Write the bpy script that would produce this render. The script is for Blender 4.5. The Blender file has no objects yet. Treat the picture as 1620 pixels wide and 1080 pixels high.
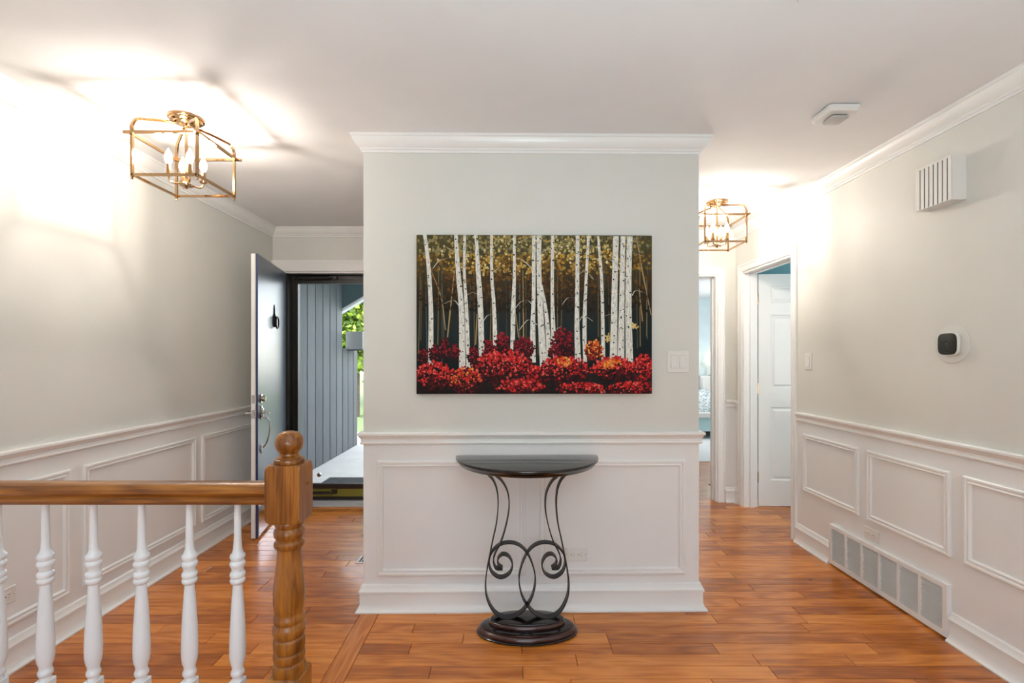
import bpy, math, random
from mathutils import Vector, Matrix
random.seed(7)
R = math.radians
PI = math.pi
scene = bpy.context.scene
C = scene.collection

# ------------------------------------------------------------------ camera
EYE = 1.305
cam_d = bpy.data.cameras.new('camera'); cam = bpy.data.objects.new('camera', cam_d); C.objects.link(cam)
cam.location = (0, 0, EYE); cam.rotation_euler = (PI/2, 0, 0)
cam_d.sensor_width = 36; cam_d.lens = 775/1620*36
cam_d.shift_x = 2/1620; cam_d.shift_y = 25/1620
cam_d.clip_start = .02
scene.camera = cam

# ------------------------------------------------------------------ sky, sun, fill lights, exposure
w = bpy.data.worlds.new('world'); scene.world = w; w.use_nodes = True
nt = w.node_tree; nt.nodes.clear()
sky = nt.nodes.new('ShaderNodeTexSky'); sky.sky_type = 'NISHITA'; sky.sun_disc = False
sky.sun_elevation = R(52); sky.sun_rotation = R(200); sky.altitude = 100
bg = nt.nodes.new('ShaderNodeBackground'); bg.inputs[1].default_value = 2.1
wo = nt.nodes.new('ShaderNodeOutputWorld')
hz = nt.nodes.new('ShaderNodeMix'); hz.data_type = 'RGBA'; hz.inputs[0].default_value = .85      # thin bright cloud over the blue
hz.inputs[7].default_value = (1.45, 1.42, 1.38, 1); nt.links.new(sky.outputs[0], hz.inputs[6])
nt.links.new(hz.outputs[2], bg.inputs[0]); nt.links.new(bg.outputs[0], wo.inputs[0])

def light(name, kind, loc, rot, energy, color, size=None, size_y=None, radius=None):
    d = bpy.data.lights.new(name, kind); d.energy = energy; d.color = color
    if kind == 'AREA':
        d.shape = 'RECTANGLE'; d.size = size; d.size_y = size_y or size
    if kind == 'SUN': d.angle = R(.6)
    if radius is not None: d.shadow_soft_size = radius
    o = bpy.data.objects.new(name, d); C.objects.link(o); o.location = loc; o.rotation_euler = rot
    return o
light('sun', 'SUN', (-8, 6, 8), Vector((.72, .30, -1)).to_track_quat('-Z', 'Y').to_euler(), 5.0, (1, .95, .86))
# added fill lights, bedroom and side room (sky lights the opening behind the camera)
# added fill light near the camera, pointed up at the ceiling; no fixture
light('ceiling_fill', 'AREA', (.25, -.3, .95), (R(180), 0, 0), 37, (.66, .90, 1), .6, .6)
light('bedroom_fill', 'AREA', (4.35, 7.6, 1.5), (R(90), 0, R(90)), 33, (.97, .98, 1), 1.4, 1.4)  # fill added to brighten the bedroom, no window modelled there
light('side_room_fill', 'AREA', (3.3, 2.56, 1.5), (R(90), 0, 0), 13, (1, .97, .95), 1.2, 1.3)  # fill added to light the open side door's face, no window modelled
vs = scene.view_settings
vs.view_transform = 'Standard'; vs.look = 'None'; vs.exposure = 0.6; vs.gamma = 1.0; vs.use_curve_mapping = False

# ------------------------------------------------------------------ materials
M = {}
def srgb(r, g, b):
    f = lambda c: ((c/255+.055)/1.055)**2.4 if c > 10.3 else c/255/12.92
    return (f(r), f(g), f(b), 1)
def new_mat(name):
    m = bpy.data.materials.new(name); m.use_nodes = True
    t = m.node_tree; b = t.nodes['Principled BSDF']
    M[name] = m
    return m, t, b
def node(t, typ, **kw):
    n = t.nodes.new(typ)
    for k, v in kw.items(): setattr(n, k, v)
    return n
def noise(t, scale, detail=3, rough=.5, vec=None):
    n = node(t, 'ShaderNodeTexNoise'); n.inputs['Scale'].default_value = scale
    n.inputs['Detail'].default_value = detail; n.inputs['Roughness'].default_value = rough
    if vec is not None: t.links.new(vec, n.inputs['Vector'])
    return n
def ramp(t, fac, stops):
    n = node(t, 'ShaderNodeValToRGB'); e = n.color_ramp.elements
    while len(e) < len(stops): e.new(.5)
    for el, (p, c) in zip(e, stops): el.position = p; el.color = c
    t.links.new(fac, n.inputs[0])
    return n
def plain(name, col, rough=.5, metal=0, bump=0, bscale=200, var=.03, vscale=6, coat=0, spec=None, coat_rough=.1):
    m, t, b = new_mat(name)
    g = node(t, 'ShaderNodeNewGeometry')
    n = noise(t, vscale, 3, .5, g.outputs['Position'])
    lo = tuple(max(0, c*(1-var)) for c in col[:3])+(1,); hi = tuple(min(1, c*(1+var)) for c in col[:3])+(1,)
    rp = ramp(t, n.outputs[0], [(.3, lo), (.7, hi)])
    t.links.new(rp.outputs[0], b.inputs['Base Color'])
    b.inputs['Roughness'].default_value = rough; b.inputs['Metallic'].default_value = metal
    b.inputs['Coat Weight'].default_value = coat; b.inputs['Coat Roughness'].default_value = coat_rough
    if spec is not None: b.inputs['Specular IOR Level'].default_value = spec
    if bump:
        n2 = noise(t, bscale, 2, .5, g.outputs['Position'])
        bp = node(t, 'ShaderNodeBump'); bp.inputs['Strength'].default_value = bump; bp.inputs['Distance'].default_value = .002
        t.links.new(n2.outputs[0], bp.inputs['Height']); t.links.new(bp.outputs[0], b.inputs['Normal'])
    return m
def emit(name, col, strength):
    m, t, b = new_mat(name)
    b.inputs['Base Color'].default_value = col
    b.inputs['Emission Color'].default_value = col; b.inputs['Emission Strength'].default_value = strength
    return m
def wood(name, stops, axis='X', stretch=16, scale=2.2, rough=.2, coat=.0, spread=.5, knots=False, coat_rough=.06, figure=.5):
    """stops: four colours dark -> light; each object takes its own tone and its own grain offset"""
    m, t, b = new_mat(name)
    g = node(t, 'ShaderNodeNewGeometry'); oi = node(t, 'ShaderNodeObjectInfo')
    wn = node(t, 'ShaderNodeTexWhiteNoise', noise_dimensions='1D'); t.links.new(oi.outputs['Random'], wn.inputs['W'])
    off = node(t, 'ShaderNodeVectorMath', operation='SCALE'); t.links.new(wn.outputs['Color'], off.inputs[0]); off.inputs['Scale'].default_value = 37
    add = node(t, 'ShaderNodeVectorMath', operation='ADD'); t.links.new(g.outputs['Position'], add.inputs[0]); t.links.new(off.outputs[0], add.inputs[1])
    mp = node(t, 'ShaderNodeMapping'); t.links.new(add.outputs[0], mp.inputs[0])
    s = [stretch, stretch, stretch]; s['XYZ'.index(axis)] = 1.0
    mp.inputs['Scale'].default_value = s
    n1 = noise(t, scale, 6, .62, mp.outputs[0])          # long streaks
    n1.inputs['Distortion'].default_value = .6
    s2 = [4.5, 4.5, 4.5]; s2['XYZ'.index(axis)] = .8
    mp2 = node(t, 'ShaderNodeMapping'); t.links.new(add.outputs[0], mp2.inputs[0]); mp2.inputs['Scale'].default_value = s2
    n2 = noise(t, 1.8, 2, .5, mp2.outputs[0])
    # cathedral figure: contour lines of the slow noise
    mul = node(t, 'ShaderNodeMath', operation='MULTIPLY'); t.links.new(n2.outputs[0], mul.inputs[0]); mul.inputs[1].default_value = 13
    fr = node(t, 'ShaderNodeMath', operation='PINGPONG'); t.links.new(mul.outputs[0], fr.inputs[0]); fr.inputs[1].default_value = 1
    mx = node(t, 'ShaderNodeMix', data_type='FLOAT'); mx.inputs[0].default_value = figure*.6
    t.links.new(n1.outputs[0], mx.inputs[2]); t.links.new(fr.outputs[0], mx.inputs[3])
    tone = node(t, 'ShaderNodeMath', operation='MULTIPLY_ADD'); t.links.new(oi.outputs['Random'], tone.inputs[0])
    tone.inputs[1].default_value = spread; tone.inputs[2].default_value = -spread/2
    sm = node(t, 'ShaderNodeMath', operation='ADD'); t.links.new(mx.outputs[0], sm.inputs[0]); t.links.new(tone.outputs[0], sm.inputs[1])
    rp = ramp(t, sm.outputs[0], list(zip((.20, .40, .58, .82), stops)))
    col = rp.outputs[0]
    if knots:
        s3 = [9, 9, 9]; s3['XYZ'.index(axis)] = 4.5
        mp3 = node(t, 'ShaderNodeMapping'); t.links.new(add.outputs[0], mp3.inputs[0]); mp3.inputs['Scale'].default_value = s3
        vo = node(t, 'ShaderNodeTexVoronoi'); vo.inputs['Scale'].default_value = .55; t.links.new(mp3.outputs[0], vo.inputs['Vector'])
        kr = ramp(t, vo.outputs['Distance'], [(.015, (.9, .9, .9, 1)), (.06, (0, 0, 0, 1))])
        mk = node(t, 'ShaderNodeMix', data_type='RGBA'); t.links.new(kr.outputs[0], mk.inputs[0])
        t.links.new(col, mk.inputs[6]); mk.inputs[7].default_value = (stops[0][0]*.35, stops[0][1]*.35, stops[0][2]*.4, 1)
        col = mk.outputs[2]
    t.links.new(col, b.inputs['Base Color'])
    b.inputs['Roughness'].default_value = rough
    b.inputs['Coat Weight'].default_value = coat; b.inputs['Coat Roughness'].default_value = coat_rough
    bp = node(t, 'ShaderNodeBump'); bp.inputs['Strength'].default_value = .06; bp.inputs['Distance'].default_value = .001
    t.links.new(n1.outputs[0], bp.inputs['Height']); t.links.new(bp.outputs[0], b.inputs['Normal'])
    return m

plain('wall_paint', srgb(220, 219, 213), .55, bump=.04, bscale=350, var=.012)
plain('white_paint', srgb(238, 237, 236), .35, bump=.02, bscale=300, var=.01)
plain('trim_paint', srgb(241, 240, 238), .28, var=.01)
plain('ceiling_paint', srgb(238, 237, 237), .8, bump=.05, bscale=250, var=.012)
plain('baluster_paint', srgb(232, 234, 238), .25, var=.01)
plain('plastic_white', srgb(232, 230, 226), .35, var=.01)
plain('plastic_grey', srgb(196, 194, 190), .45, var=.02)
plain('slot_dark', srgb(40, 38, 36), .7)
plain('black_glass', srgb(8, 8, 9), .06, spec=.6)
plain('display_grey', srgb(74, 76, 80), .4)
FL = [(.34, .088, .012, 1), (.50, .145, .017, 1), (.65, .205, .028, 1), (.78, .285, .050, 1)]
wood('floor_oak', FL, 'X', 26, 3.6, .25, .2, .42, True, .07, .38)
wood('floor_oak_along', FL, 'Y', 26, 3.6, .25, .2, .3, True, .07, .3)
OK = [(.06, .016, .002, 1), (.20, .062, .007, 1), (.36, .128, .016, 1), (.56, .23, .036, 1)]
wood('oak_post', OK, 'Z', 26, 5.0, .3, .15, .1, False, .08, .3)
wood('oak_rail', OK, 'X', 26, 5.0, .3, .15, .1, False, .08, .3)
plain('joint_dark', (.05, .018, .006, 1), .8)
plain('door_blue', srgb(70, 80, 97), .34, var=.03, coat=.2, coat_rough=.3)
plain('door_edge_navy', srgb(34, 48, 92), .3)
plain('bronze_dark', srgb(40, 36, 33), .35, var=.05)
plain('brass_olive', srgb(150, 142, 60), .4, metal=.2)
plain('aluminium', srgb(212, 214, 216), .35, metal=.25)
plain('chrome', srgb(200, 198, 196), .12, metal=1)
plain('polished_nickel', srgb(196, 158, 116), .12, metal=1)
plain('wrought_iron', srgb(34, 34, 35), .42, metal=.3, var=.08, vscale=30)
plain('black_lacquer', srgb(17, 15, 16), .16, coat=.4, var=.1)
plain('mahogany_lacquer', srgb(58, 22, 18), .2, coat=.5, var=.25, vscale=9)
plain('iron_black', srgb(16, 15, 15), .35, metal=.4)
plain('concrete', srgb(186, 186, 184), .8, bump=.3, bscale=90, var=.06, vscale=5)
plain('porch_white', srgb(214, 217, 220), .6)
plain('box_grey', srgb(122, 126, 128), .6)
plain('soffit_teal', srgb(70, 92, 98), .6)
plain('rubber', srgb(44, 46, 48), .85, bump=.5, bscale=120, var=.2, vscale=60)
plain('aqua_paint', srgb(150, 205, 215), .6)
plain('pale_blue_paint', srgb(206, 222, 226), .6)
plain('carpet', srgb(224, 228, 226), .95, bump=.5, bscale=400, var=.04, vscale=30)
plain('bed_white', srgb(226, 224, 218), .5)
plain('bed_teal', srgb(186, 216, 220), .6)
plain('bark', srgb(90, 78, 66), .9, bump=.6, bscale=40, var=.25, vscale=14)
plain('lawn_green', srgb(92, 110, 68), .9, var=.35, vscale=9)
plain('brick_path', srgb(150, 112, 92), .9, var=.2, vscale=8)
wood('porch_board', [srgb(66, 69, 71), srgb(80, 84, 87), srgb(89, 93, 96), srgb(104, 108, 111)], 'Z', 26, 3, .7, 0, .25, False, .1, .1)
emit('bulb_glow', (1, .80, .55, 1), 26)
m, t, b = new_mat('clear_glass')
b.inputs['Base Color'].default_value = (1, 1, 1, 1); b.inputs['Roughness'].default_value = 0
b.inputs['Transmission Weight'].default_value = 1; b.inputs['IOR'].default_value = 1.02
m, t, b = new_mat('bedding')
g = node(t, 'ShaderNodeNewGeometry'); n = noise(t, 16, 2, .5, g.outputs['Position']); n.inputs['Distortion'].default_value = 2.5
rp = ramp(t, n.outputs[0], [(.45, srgb(150, 175, 184)), (.52, srgb(228, 232, 230))]); t.links.new(rp.outputs[0], b.inputs['Base Color'])
m, t, b = new_mat('leaf_green')
oi = node(t, 'ShaderNodeAttribute'); oi.attribute_name = 'tint'
t.links.new(oi.outputs['Color'], b.inputs['Base Color']); b.inputs['Roughness'].default_value = .6
m, t, b = new_mat('oil_paint')
oi = node(t, 'ShaderNodeAttribute'); oi.attribute_name = 'tint'
t.links.new(oi.outputs['Color'], b.inputs['Base Color']); b.inputs['Roughness'].default_value = .5; b.inputs['Specular IOR Level'].default_value = .15
m, t, b = new_mat('birch_paint')
g = node(t, 'ShaderNodeTexCoord'); mp = node(t, 'ShaderNodeMapping'); mp.inputs['Scale'].default_value = (160, 1, 34)
t.links.new(g.outputs['Object'], mp.inputs[0]); n = noise(t, 1, 4, .6, mp.outputs[0])
rp = ramp(t, n.outputs[0], [(.3, srgb(140, 140, 134)), (.48, srgb(214, 212, 202)), (.75, srgb(244, 242, 234))])
t.links.new(rp.outputs[0], b.inputs['Base Color']); b.inputs['Roughness'].default_value = .45
m, t, b = new_mat('painted_forest')       # flat print: dark forest ground of the picture
g = node(t, 'ShaderNodeTexCoord'); sx = node(t, 'ShaderNodeSeparateXYZ'); t.links.new(g.outputs['Object'], sx.inputs[0])
mp = node(t, 'ShaderNodeMapping'); mp.inputs['Scale'].default_value = (42, 1, 5); t.links.new(g.outputs['Object'], mp.inputs[0])
n = noise(t, 1, 4, .6, mp.outputs[0])
ma = node(t, 'ShaderNodeMath', operation='MULTIPLY_ADD'); t.links.new(n.outputs[0], ma.inputs[0]); ma.inputs[1].default_value = .34; 
t.links.new(sx.outputs['Z'], ma.inputs[2])
rp = ramp(t, ma.outputs[0], [(.14, srgb(10, 10, 10)), (.30, srgb(10, 18, 20)), (.50, srgb(20, 34, 36)), (.68, srgb(42, 36, 22)), (.95, srgb(84, 74, 44))])
t.links.new(rp.outputs[0], b.inputs['Base Color']); b.inputs['Roughness'].default_value = .5; b.inputs['Specular IOR Level'].default_value = .15

# ------------------------------------------------------------------ mesh helpers
class MB:
    def __init__(s): s.v = []; s.f = []; s.m = []; s.tint = []
    def add(s, vs, fs, mi=0, tint=None):
        o = len(s.v); s.v += [tuple(p) for p in vs]
        for f in fs: s.f.append(tuple(i+o for i in f)); s.m.append(mi)
        if tint is not None: s.tint += [tint]*len(vs)
        return s
    def box(s, x0, x1, y0, y1, z0, z1, mi=0):
        vs = [(x, y, z) for z in (z0, z1) for y in (y0, y1) for x in (x0, x1)]
        return s.add(vs, [(0, 2, 3, 1), (4, 5, 7, 6), (0, 1, 5, 4), (2, 6, 7, 3), (0, 4, 6, 2), (1, 3, 7, 5)], mi)
    def cbox(s, c, d, mi=0, bev=0):
        x, y, z = c; a, b_, h = d[0]/2, d[1]/2, d[2]/2
        if not bev: return s.box(x-a, x+a, y-b_, y+b_, z-h, z+h, mi)
        return s.bbox(x-a, x+a, y-b_, y+b_, z-h, z+h, bev, mi)
    def bbox(s, x0, x1, y0, y1, z0, z1, b, mi=0):
        """box with chamfered edges: three crossing shells of 24 vertices"""
        c = ((x0+x1)/2, (y0+y1)/2, (z0+z1)/2); h = ((x1-x0)/2, (y1-y0)/2, (z1-z0)/2)
        b = min(b, .45*min(h)*2)
        vs = []; idx = {}
        for sx in (-1, 1):
            for sy in (-1, 1):
                for sz in (-1, 1):
                    for ax in range(3):
                        p = [c[0]+sx*(h[0]-b), c[1]+sy*(h[1]-b), c[2]+sz*(h[2]-b)]
                        p[ax] = c[ax]+(sx, sy, sz)[ax]*h[ax]
                        idx[(sx, sy, sz, ax)] = len(vs); vs.append(p)
        fs = []
        for ax in range(3):
            o = [i for i in range(3) if i != ax]
            for sg in (-1, 1):
                q = []
                for a, bb in ((-1, -1), (1, -1), (1, 1), (-1, 1)):
                    k = [0, 0, 0]; k[ax] = sg; k[o[0]] = a; k[o[1]] = bb; q.append(idx[(*k, ax)])
                fs.append(tuple(q))
            for a in (-1, 1):
                for bb in (-1, 1):
                    k0 = [0, 0, 0]; k1 = [0, 0, 0]; k0[ax] = -1; k1[ax] = 1
                    k0[o[0]] = k1[o[0]] = a; k0[o[1]] = k1[o[1]] = bb
                    fs.append((idx[(*k0, o[0])], idx[(*k1, o[0])], idx[(*k1, o[1])], idx[(*k0, o[1])]))
        for sx in (-1, 1):
            for sy in (-1, 1):
                for sz in (-1, 1): fs.append(tuple(idx[(sx, sy, sz, a)] for a in range(3)))
        return s.add(vs, fs, mi)
    def lathe(s, prof, n=32, c=(0, 0, 0), mi=0, sx=1, sy=1):
        vs = []; fs = []
        for r, z in prof:
            for i in range(n):
                a = 2*PI*i/n; vs.append((c[0]+r*math.cos(a)*sx, c[1]+r*math.sin(a)*sy, c[2]+z))
        for k in range(len(prof)-1):
            for i in range(n):
                j = (i+1) % n; fs.append((k*n+i, k*n+j, (k+1)*n+j, (k+1)*n+i))
        fs.append(tuple(range(n))); fs.append(tuple((len(prof)-1)*n+i for i in range(n)))
        return s.add(vs, fs, mi)
    def loft(s, rings, mi=0, cap=True, closed=True):
        n = len(rings[0]); vs = [p for r in rings for p in r]; fs = []
        for k in range(len(rings)-1):
            for i in range(n if closed else n-1):
                j = (i+1) % n; fs.append((k*n+i, k*n+j, (k+1)*n+j, (k+1)*n+i))
        if cap: fs.append(tuple(range(n))); fs.append(tuple((len(rings)-1)*n+i for i in range(n)))
        return s.add(vs, fs, mi)
    def tube(s, pts, r, n=8, mi=0, square=False):
        pts = [Vector(p) for p in pts]; rings = []
        up = None
        for i, p in enumerate(pts):
            d = (pts[min(i+1, len(pts)-1)]-pts[max(i-1, 0)]).normalized()
            if up is None:
                up = Vector((0, 0, 1)) if abs(d.z) < .9 else Vector((0, 1, 0))
            side = d.cross(up).normalized(); u2 = side.cross(d).normalized(); up = u2
            rr = r[i] if isinstance(r, (list, tuple)) else r
            if square: rings.append([p+side*a*rr+u2*b_*rr for a, b_ in ((-1, -1), (1, -1), (1, 1), (-1, 1))])
            else: rings.append([p+side*math.cos(2*PI*k/n)*rr+u2*math.sin(2*PI*k/n)*rr for k in range(n)])
        return s.loft(rings, mi)
    def ribbon(s, pts, wid, thick, mi=0):
        """flat bar bent in the XZ plane; width runs along Y"""
        n = len(pts); rings = []
        for i, (x, z) in enumerate(pts):
            a = pts[max(i-1, 0)]; b_ = pts[min(i+1, n-1)]
            d = Vector((b_[0]-a[0], b_[1]-a[1])).normalized(); nx, nz = -d.y*thick/2, d.x*thick/2
            rings.append([(x+nx, -wid/2, z+nz), (x+nx, wid/2, z+nz), (x-nx, wid/2, z-nz), (x-nx, -wid/2, z-nz)])
        return s.loft(rings, mi)
    def sweep(s, prof, path, mi=0):
        """moulding: prof = [(out, z)], path = [(x, y)], out is to the right of the way; mitred corners, closed ends"""
        P = [Vector(p) for p in path]; rings = []
        for i, p in enumerate(P):
            d0 = (P[i]-P[i-1]).normalized() if i else (P[1]-P[0]).normalized()
            d1 = (P[i+1]-P[i]).normalized() if i < len(P)-1 else d0
            n0 = Vector((d0.y, -d0.x)); n1 = Vector((d1.y, -d1.x))
            mt = n0+n1; mt = mt/ (mt.dot(n0)) if mt.length > 1e-6 else n0
            rings.append([(p.x+mt.x*o, p.y+mt.y*o, z) for o, z in prof])
        return s.loft(rings, mi)
    def frame(s, u0, u1, v0, v1, prof, P, mi=0):
        """mitred rectangular moulding; prof = [(inset, out)], P(u, v, out) -> point"""
        rings = []
        for u, v, du, dv in ((u0, v0, 1, 1), (u1, v0, -1, 1), (u1, v1, -1, -1), (u0, v1, 1, -1)):
            rings.append([P(u+du*i, v+dv*i, o) for i, o in prof])
        n = len(prof); vs = [p for r in rings for p in r]; fs = []
        for k in range(4):
            l = (k+1) % 4
            for i in range(n-1): fs.append((k*n+i, l*n+i, l*n+i+1, k*n+i+1))
        return s.add(vs, fs, mi)
    def prism(s, poly, y0, y1, mi=0):
        n = len(poly); vs = [(x, y0, z) for x, z in poly]+[(x, y1, z) for x, z in poly]
        return s.add(vs, [tuple(range(n)), tuple(range(2*n-1, n-1, -1))]+[(i, (i+1) % n, n+(i+1) % n, n+i) for i in range(n)], mi)
    def mesh(s, name, smooth=True, angle=32):
        me = bpy.data.meshes.new(name); me.from_pydata(s.v, [], s.f)
        for p, mi in zip(me.polygons, s.m): p.material_index = mi
        if s.tint:
            at = me.attributes.new('tint', 'FLOAT_COLOR', 'POINT')
            at.data.foreach_set('color', [c for t_ in s.tint for c in t_])
        import bmesh
        bm = bmesh.new(); bm.from_mesh(me)
        if not s.tint: bmesh.ops.recalc_face_normals(bm, faces=bm.faces)
        bm.to_mesh(me); bm.free()
        if smooth:
            me.polygons.foreach_set('use_smooth', [True]*len(me.polygons)); me.set_sharp_from_angle(angle=R(angle))
        me.update()
        return me
    def build(s, name, mats, parent=None, loc=(0, 0, 0), rz=0, smooth=True, angle=32):
        me = s.mesh(name, smooth, angle)
        for m_ in ([mats] if isinstance(mats, str) else mats): me.materials.append(M[m_])
        return link(name, me, parent, loc, rz)
def link(name, me, parent=None, loc=(0, 0, 0), rz=0):
    o = bpy.data.objects.new(name, me); C.objects.link(o); o.location = loc; o.rotation_euler = (0, 0, rz); o.parent = parent
    return o
def tag(o, label, cat, group=None, kind=None):
    o['label'] = label; o['category'] = cat
    if group: o['group'] = group
    if kind: o['kind'] = kind
    return o
def struct(o, label, cat): return tag(o, label, cat, kind='structure')
def thing(name, label, cat, loc, rz=0, group=None):
    return tag(link(name, None, None, loc, rz), label, cat, group)
def copy_tree(o, parent=None):
    c = o.copy(); C.objects.link(c); c.parent = parent
    for ch in [k for k in bpy.data.objects if k.parent == o]: copy_tree(ch, c)
    return c
def smooth_path(P, n=6):
    """Catmull-Rom through tuples"""
    out = []; L = len(P); D = len(P[0])
    for i in range(L-1):
        p0, p1, p2, p3 = P[max(i-1, 0)], P[i], P[i+1], P[min(i+2, L-1)]
        for k in range(n):
            u = k/n
            out.append(tuple(.5*(2*p1[d]+(p2[d]-p0[d])*u+(2*p0[d]-5*p1[d]+4*p2[d]-p3[d])*u*u+(3*p1[d]-p0[d]-3*p2[d]+p3[d])*u**3) for d in range(D)))
    out.append(tuple(P[-1]))
    return out

# ------------------------------------------------------------------ room dimensions (metres; camera stands at x = y = 0)
H = 2.44
XL, XR = -2.09, 2.03          # side walls
YB = -2.6                     # wall behind the camera
YF = 4.30                     # wall with the front door
YH = 4.42                     # end of the hall
RAIL = .87                    # white below, grey above
BX0, BX1, BY = -.759, .978, 2.535     # closet block: front face
BA = R(.75)                   # the block stands a touch out of square
BC = Vector(((BX0+BX1)/2, BY, 0))
def bpt(x, y):                # plan point of the block, turned about the middle of its front
    d = Matrix.Rotation(BA, 2) @ Vector((x-BC.x, y-BC.y)); return (BC.x+d.x, BC.y+d.y)
def split_box(mb, x0, x1, y0, y1, z0=0, z1=H):
    if z0 < RAIL: mb.box(x0, x1, y0, y1, z0, min(RAIL, z1), 1)
    if z1 > RAIL: mb.box(x0, x1, y0, y1, max(RAIL, z0), z1, 0)
WM = ['wall_paint', 'white_paint']
T = .12

# walls
mb = MB(); split_box(mb, XL-T, XL, YB, YF+.15)
wall_left = struct(mb.build('wall_left', WM), 'long grey wall with white wainscot on the left', 'wall')
D2a, D2b, DH = 3.53, 4.285, 2.05      # side door opening in the right wall
mb = MB(); split_box(mb, XR, XR+T, YB, D2a); split_box(mb, XR, XR+T, D2b, YH+T); mb.box(XR, XR+T, D2a, D2b, DH, H, 0)
wall_right = struct(mb.build('wall_right', WM), 'long grey wall with white wainscot on the right', 'wall')
FX0, FX1, FH = -1.975, -1.03, 2.055   # front door opening
mb = MB(); split_box(mb, XL, FX0, YF, YF+.15); split_box(mb, FX1, .4, YF, YF+.15); mb.box(FX0, FX1, YF, YF+.15, FH, H, 0)
wall_front = struct(mb.build('wall_front', WM), 'entry wall around the open front door', 'wall')
HX0, HX1 = 1.06, 1.865                # bedroom doorway at the end of the hall
mb = MB(); split_box(mb, .4, HX0, YH, YH+T); split_box(mb, HX1, XR, YH, YH+T); mb.box(HX0, HX1, YH, YH+T, DH, H, 0)
wall_hall = struct(mb.build('wall_hall', WM), 'narrow wall at the end of the right hallway', 'wall')
# closet block
mb = MB(); p = [bpt(BX0, BY), bpt(BX1, BY), bpt(BX1, YF+.1), bpt(BX0, YF-.02)]
for z0, z1, mi in ((0, RAIL, 1), (RAIL, H, 0)):
    vs = [(x, y, z0) for x, y in p]+[(x, y, z1) for x, y in p]
    mb.add(vs, [(0, 1, 5, 4), (1, 2, 6, 5), (2, 3, 7, 6), (3, 0, 4, 7)]+([(4, 5, 6, 7)] if mi == 0 else [(0, 3, 2, 1)]), mi)
wall_center = struct(mb.build('wall_center', WM), 'projecting grey and white wall between the foyer and the hall', 'wall')
# back wall, unseen; window opening added and sized to let in light
WX0, WX1, WZ0, WZ1 = -.9, .9, .7, 2.0
mb = MB(); split_box(mb, XL, WX0, YB-T, YB); split_box(mb, WX1, XR, YB-T, YB)
split_box(mb, WX0, WX1, YB-T, YB, 0, WZ0); mb.box(WX0, WX1, YB-T, YB, WZ1, H, 0)
wall_back = struct(mb.build('wall_back', WM), 'wall with an added window opening behind the viewer', 'wall')
mb = MB()
for x in (WX0, -.03, WX1-.06): mb.box(x, x+.06, YB-.09, YB-.03, WZ0, WZ1)
mb.box(WX0, WX1, YB-.09, YB-.03, WZ0, WZ0+.06); mb.box(WX0, WX1, YB-.09, YB-.03, WZ1-.06, WZ1)
struct(mb.build('window_1', 'trim_paint'), 'added white window frame behind the viewer', 'window')
# ceiling
mb = MB(); mb.box(XL-T, XR+T, YB-T, YH+T, H, H+.12)
ceiling = struct(mb.build('ceiling', 'ceiling_paint'), 'smooth off-white ceiling over foyer and hall', 'ceiling')

# ------------------------------------------------------------------ floor: slab and single planks
mb = MB(); mb.box(XL, XR+T, YB, YF+.02, -.15, -.0125); mb.box(XR+T, XR+1.1, D2a-.02, D2b+.02, -.15, -.0125); mb.box(.4, XR+T, YF+.02, 5.0, -.15, -.0125); mb.box(.4, 4.4, 5.0, 6.13, -.15, -.0125)
floor = struct(mb.build('floor', 'joint_dark'), 'glossy orange oak plank floor', 'floor')
PW = .0826; GAP = .0010
BDX0, BDX1 = -.765, -.672     # the border board that runs from the block towards the camera
def plank(x0, x1, y0, y1, mat='floor_oak'):
    cx, cy = (x0+x1)/2, (y0+y1)/2; a, b_ = (x1-x0)/2-GAP, (y1-y0)/2-GAP; c = .0016; dz = random.uniform(-.0004, 0)
    vs = [(-a, -b_, -.0124), (a, -b_, -.0124), (a, b_, -.0124), (-a, b_, -.0124), (-a, -b_, -c), (a, -b_, -c), (a, b_, -c), (-a, b_, -c),
          (-a+c, -b_+c, dz), (a-c, -b_+c, dz), (a-c, b_-c, dz), (-a+c, b_-c, dz)]
    fs = [(3, 2, 1, 0)]+[(k+i, k+(i+1) % 4, k+4+(i+1) % 4, k+4+i) for k in (0, 4) for i in range(4)]+[(8, 9, 10, 11)]
    me = bpy.data.meshes.new('plank'); me.from_pydata(vs, [], fs); me.materials.append(M[mat])
    return link('plank', me, floor, (cx, cy, 0))
def row(x0, x1, y0, y1):
    x = x0; first = True
    while x < x1-.01:
        L = random.uniform(.35, 1.25) if not first else random.uniform(.2, 1.1); first = False
        e = x+L
        if x1-e < .22: e = x1
        plank(x, e, y0, y1); x = e
y = 1.66
while y < YH+.1:
    y1 = y+PW
    if y <= 2.53:
        row(XL, BDX0, y, y1); row(BDX1, XR, y, y1)
    else:
        row(XL, -.70, y, min(y1, YF+.02)) if y < YF-.01 else None
        row(.93, XR if y > D2b or y1 < D2a else XR+1.1, y, y1)
    y = y1
yend = y
plank(BDX0, BDX1, 1.66, 2.57, 'floor_oak_along')
# the floor behind and beside the camera and beyond the bedroom door, too few pixels (or none) to tell the boards apart
mb = MB()
yy = 1.66
while yy > YB+.01:
    mb.box(XL, XR, max(yy-PW, YB)+GAP, yy-GAP, -.0124, -.0006); yy -= PW
yy = yend
while yy < 6.12:
    mb.box(.9, XR if yy < 5 else 4.2, yy+GAP, min(yy+PW, 6.13)-GAP, -.0124, -.0006); yy += PW
rest = mb.build('floorboards_beyond', 'floor_oak', floor, smooth=False); rest['kind'] = 'stuff'

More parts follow.
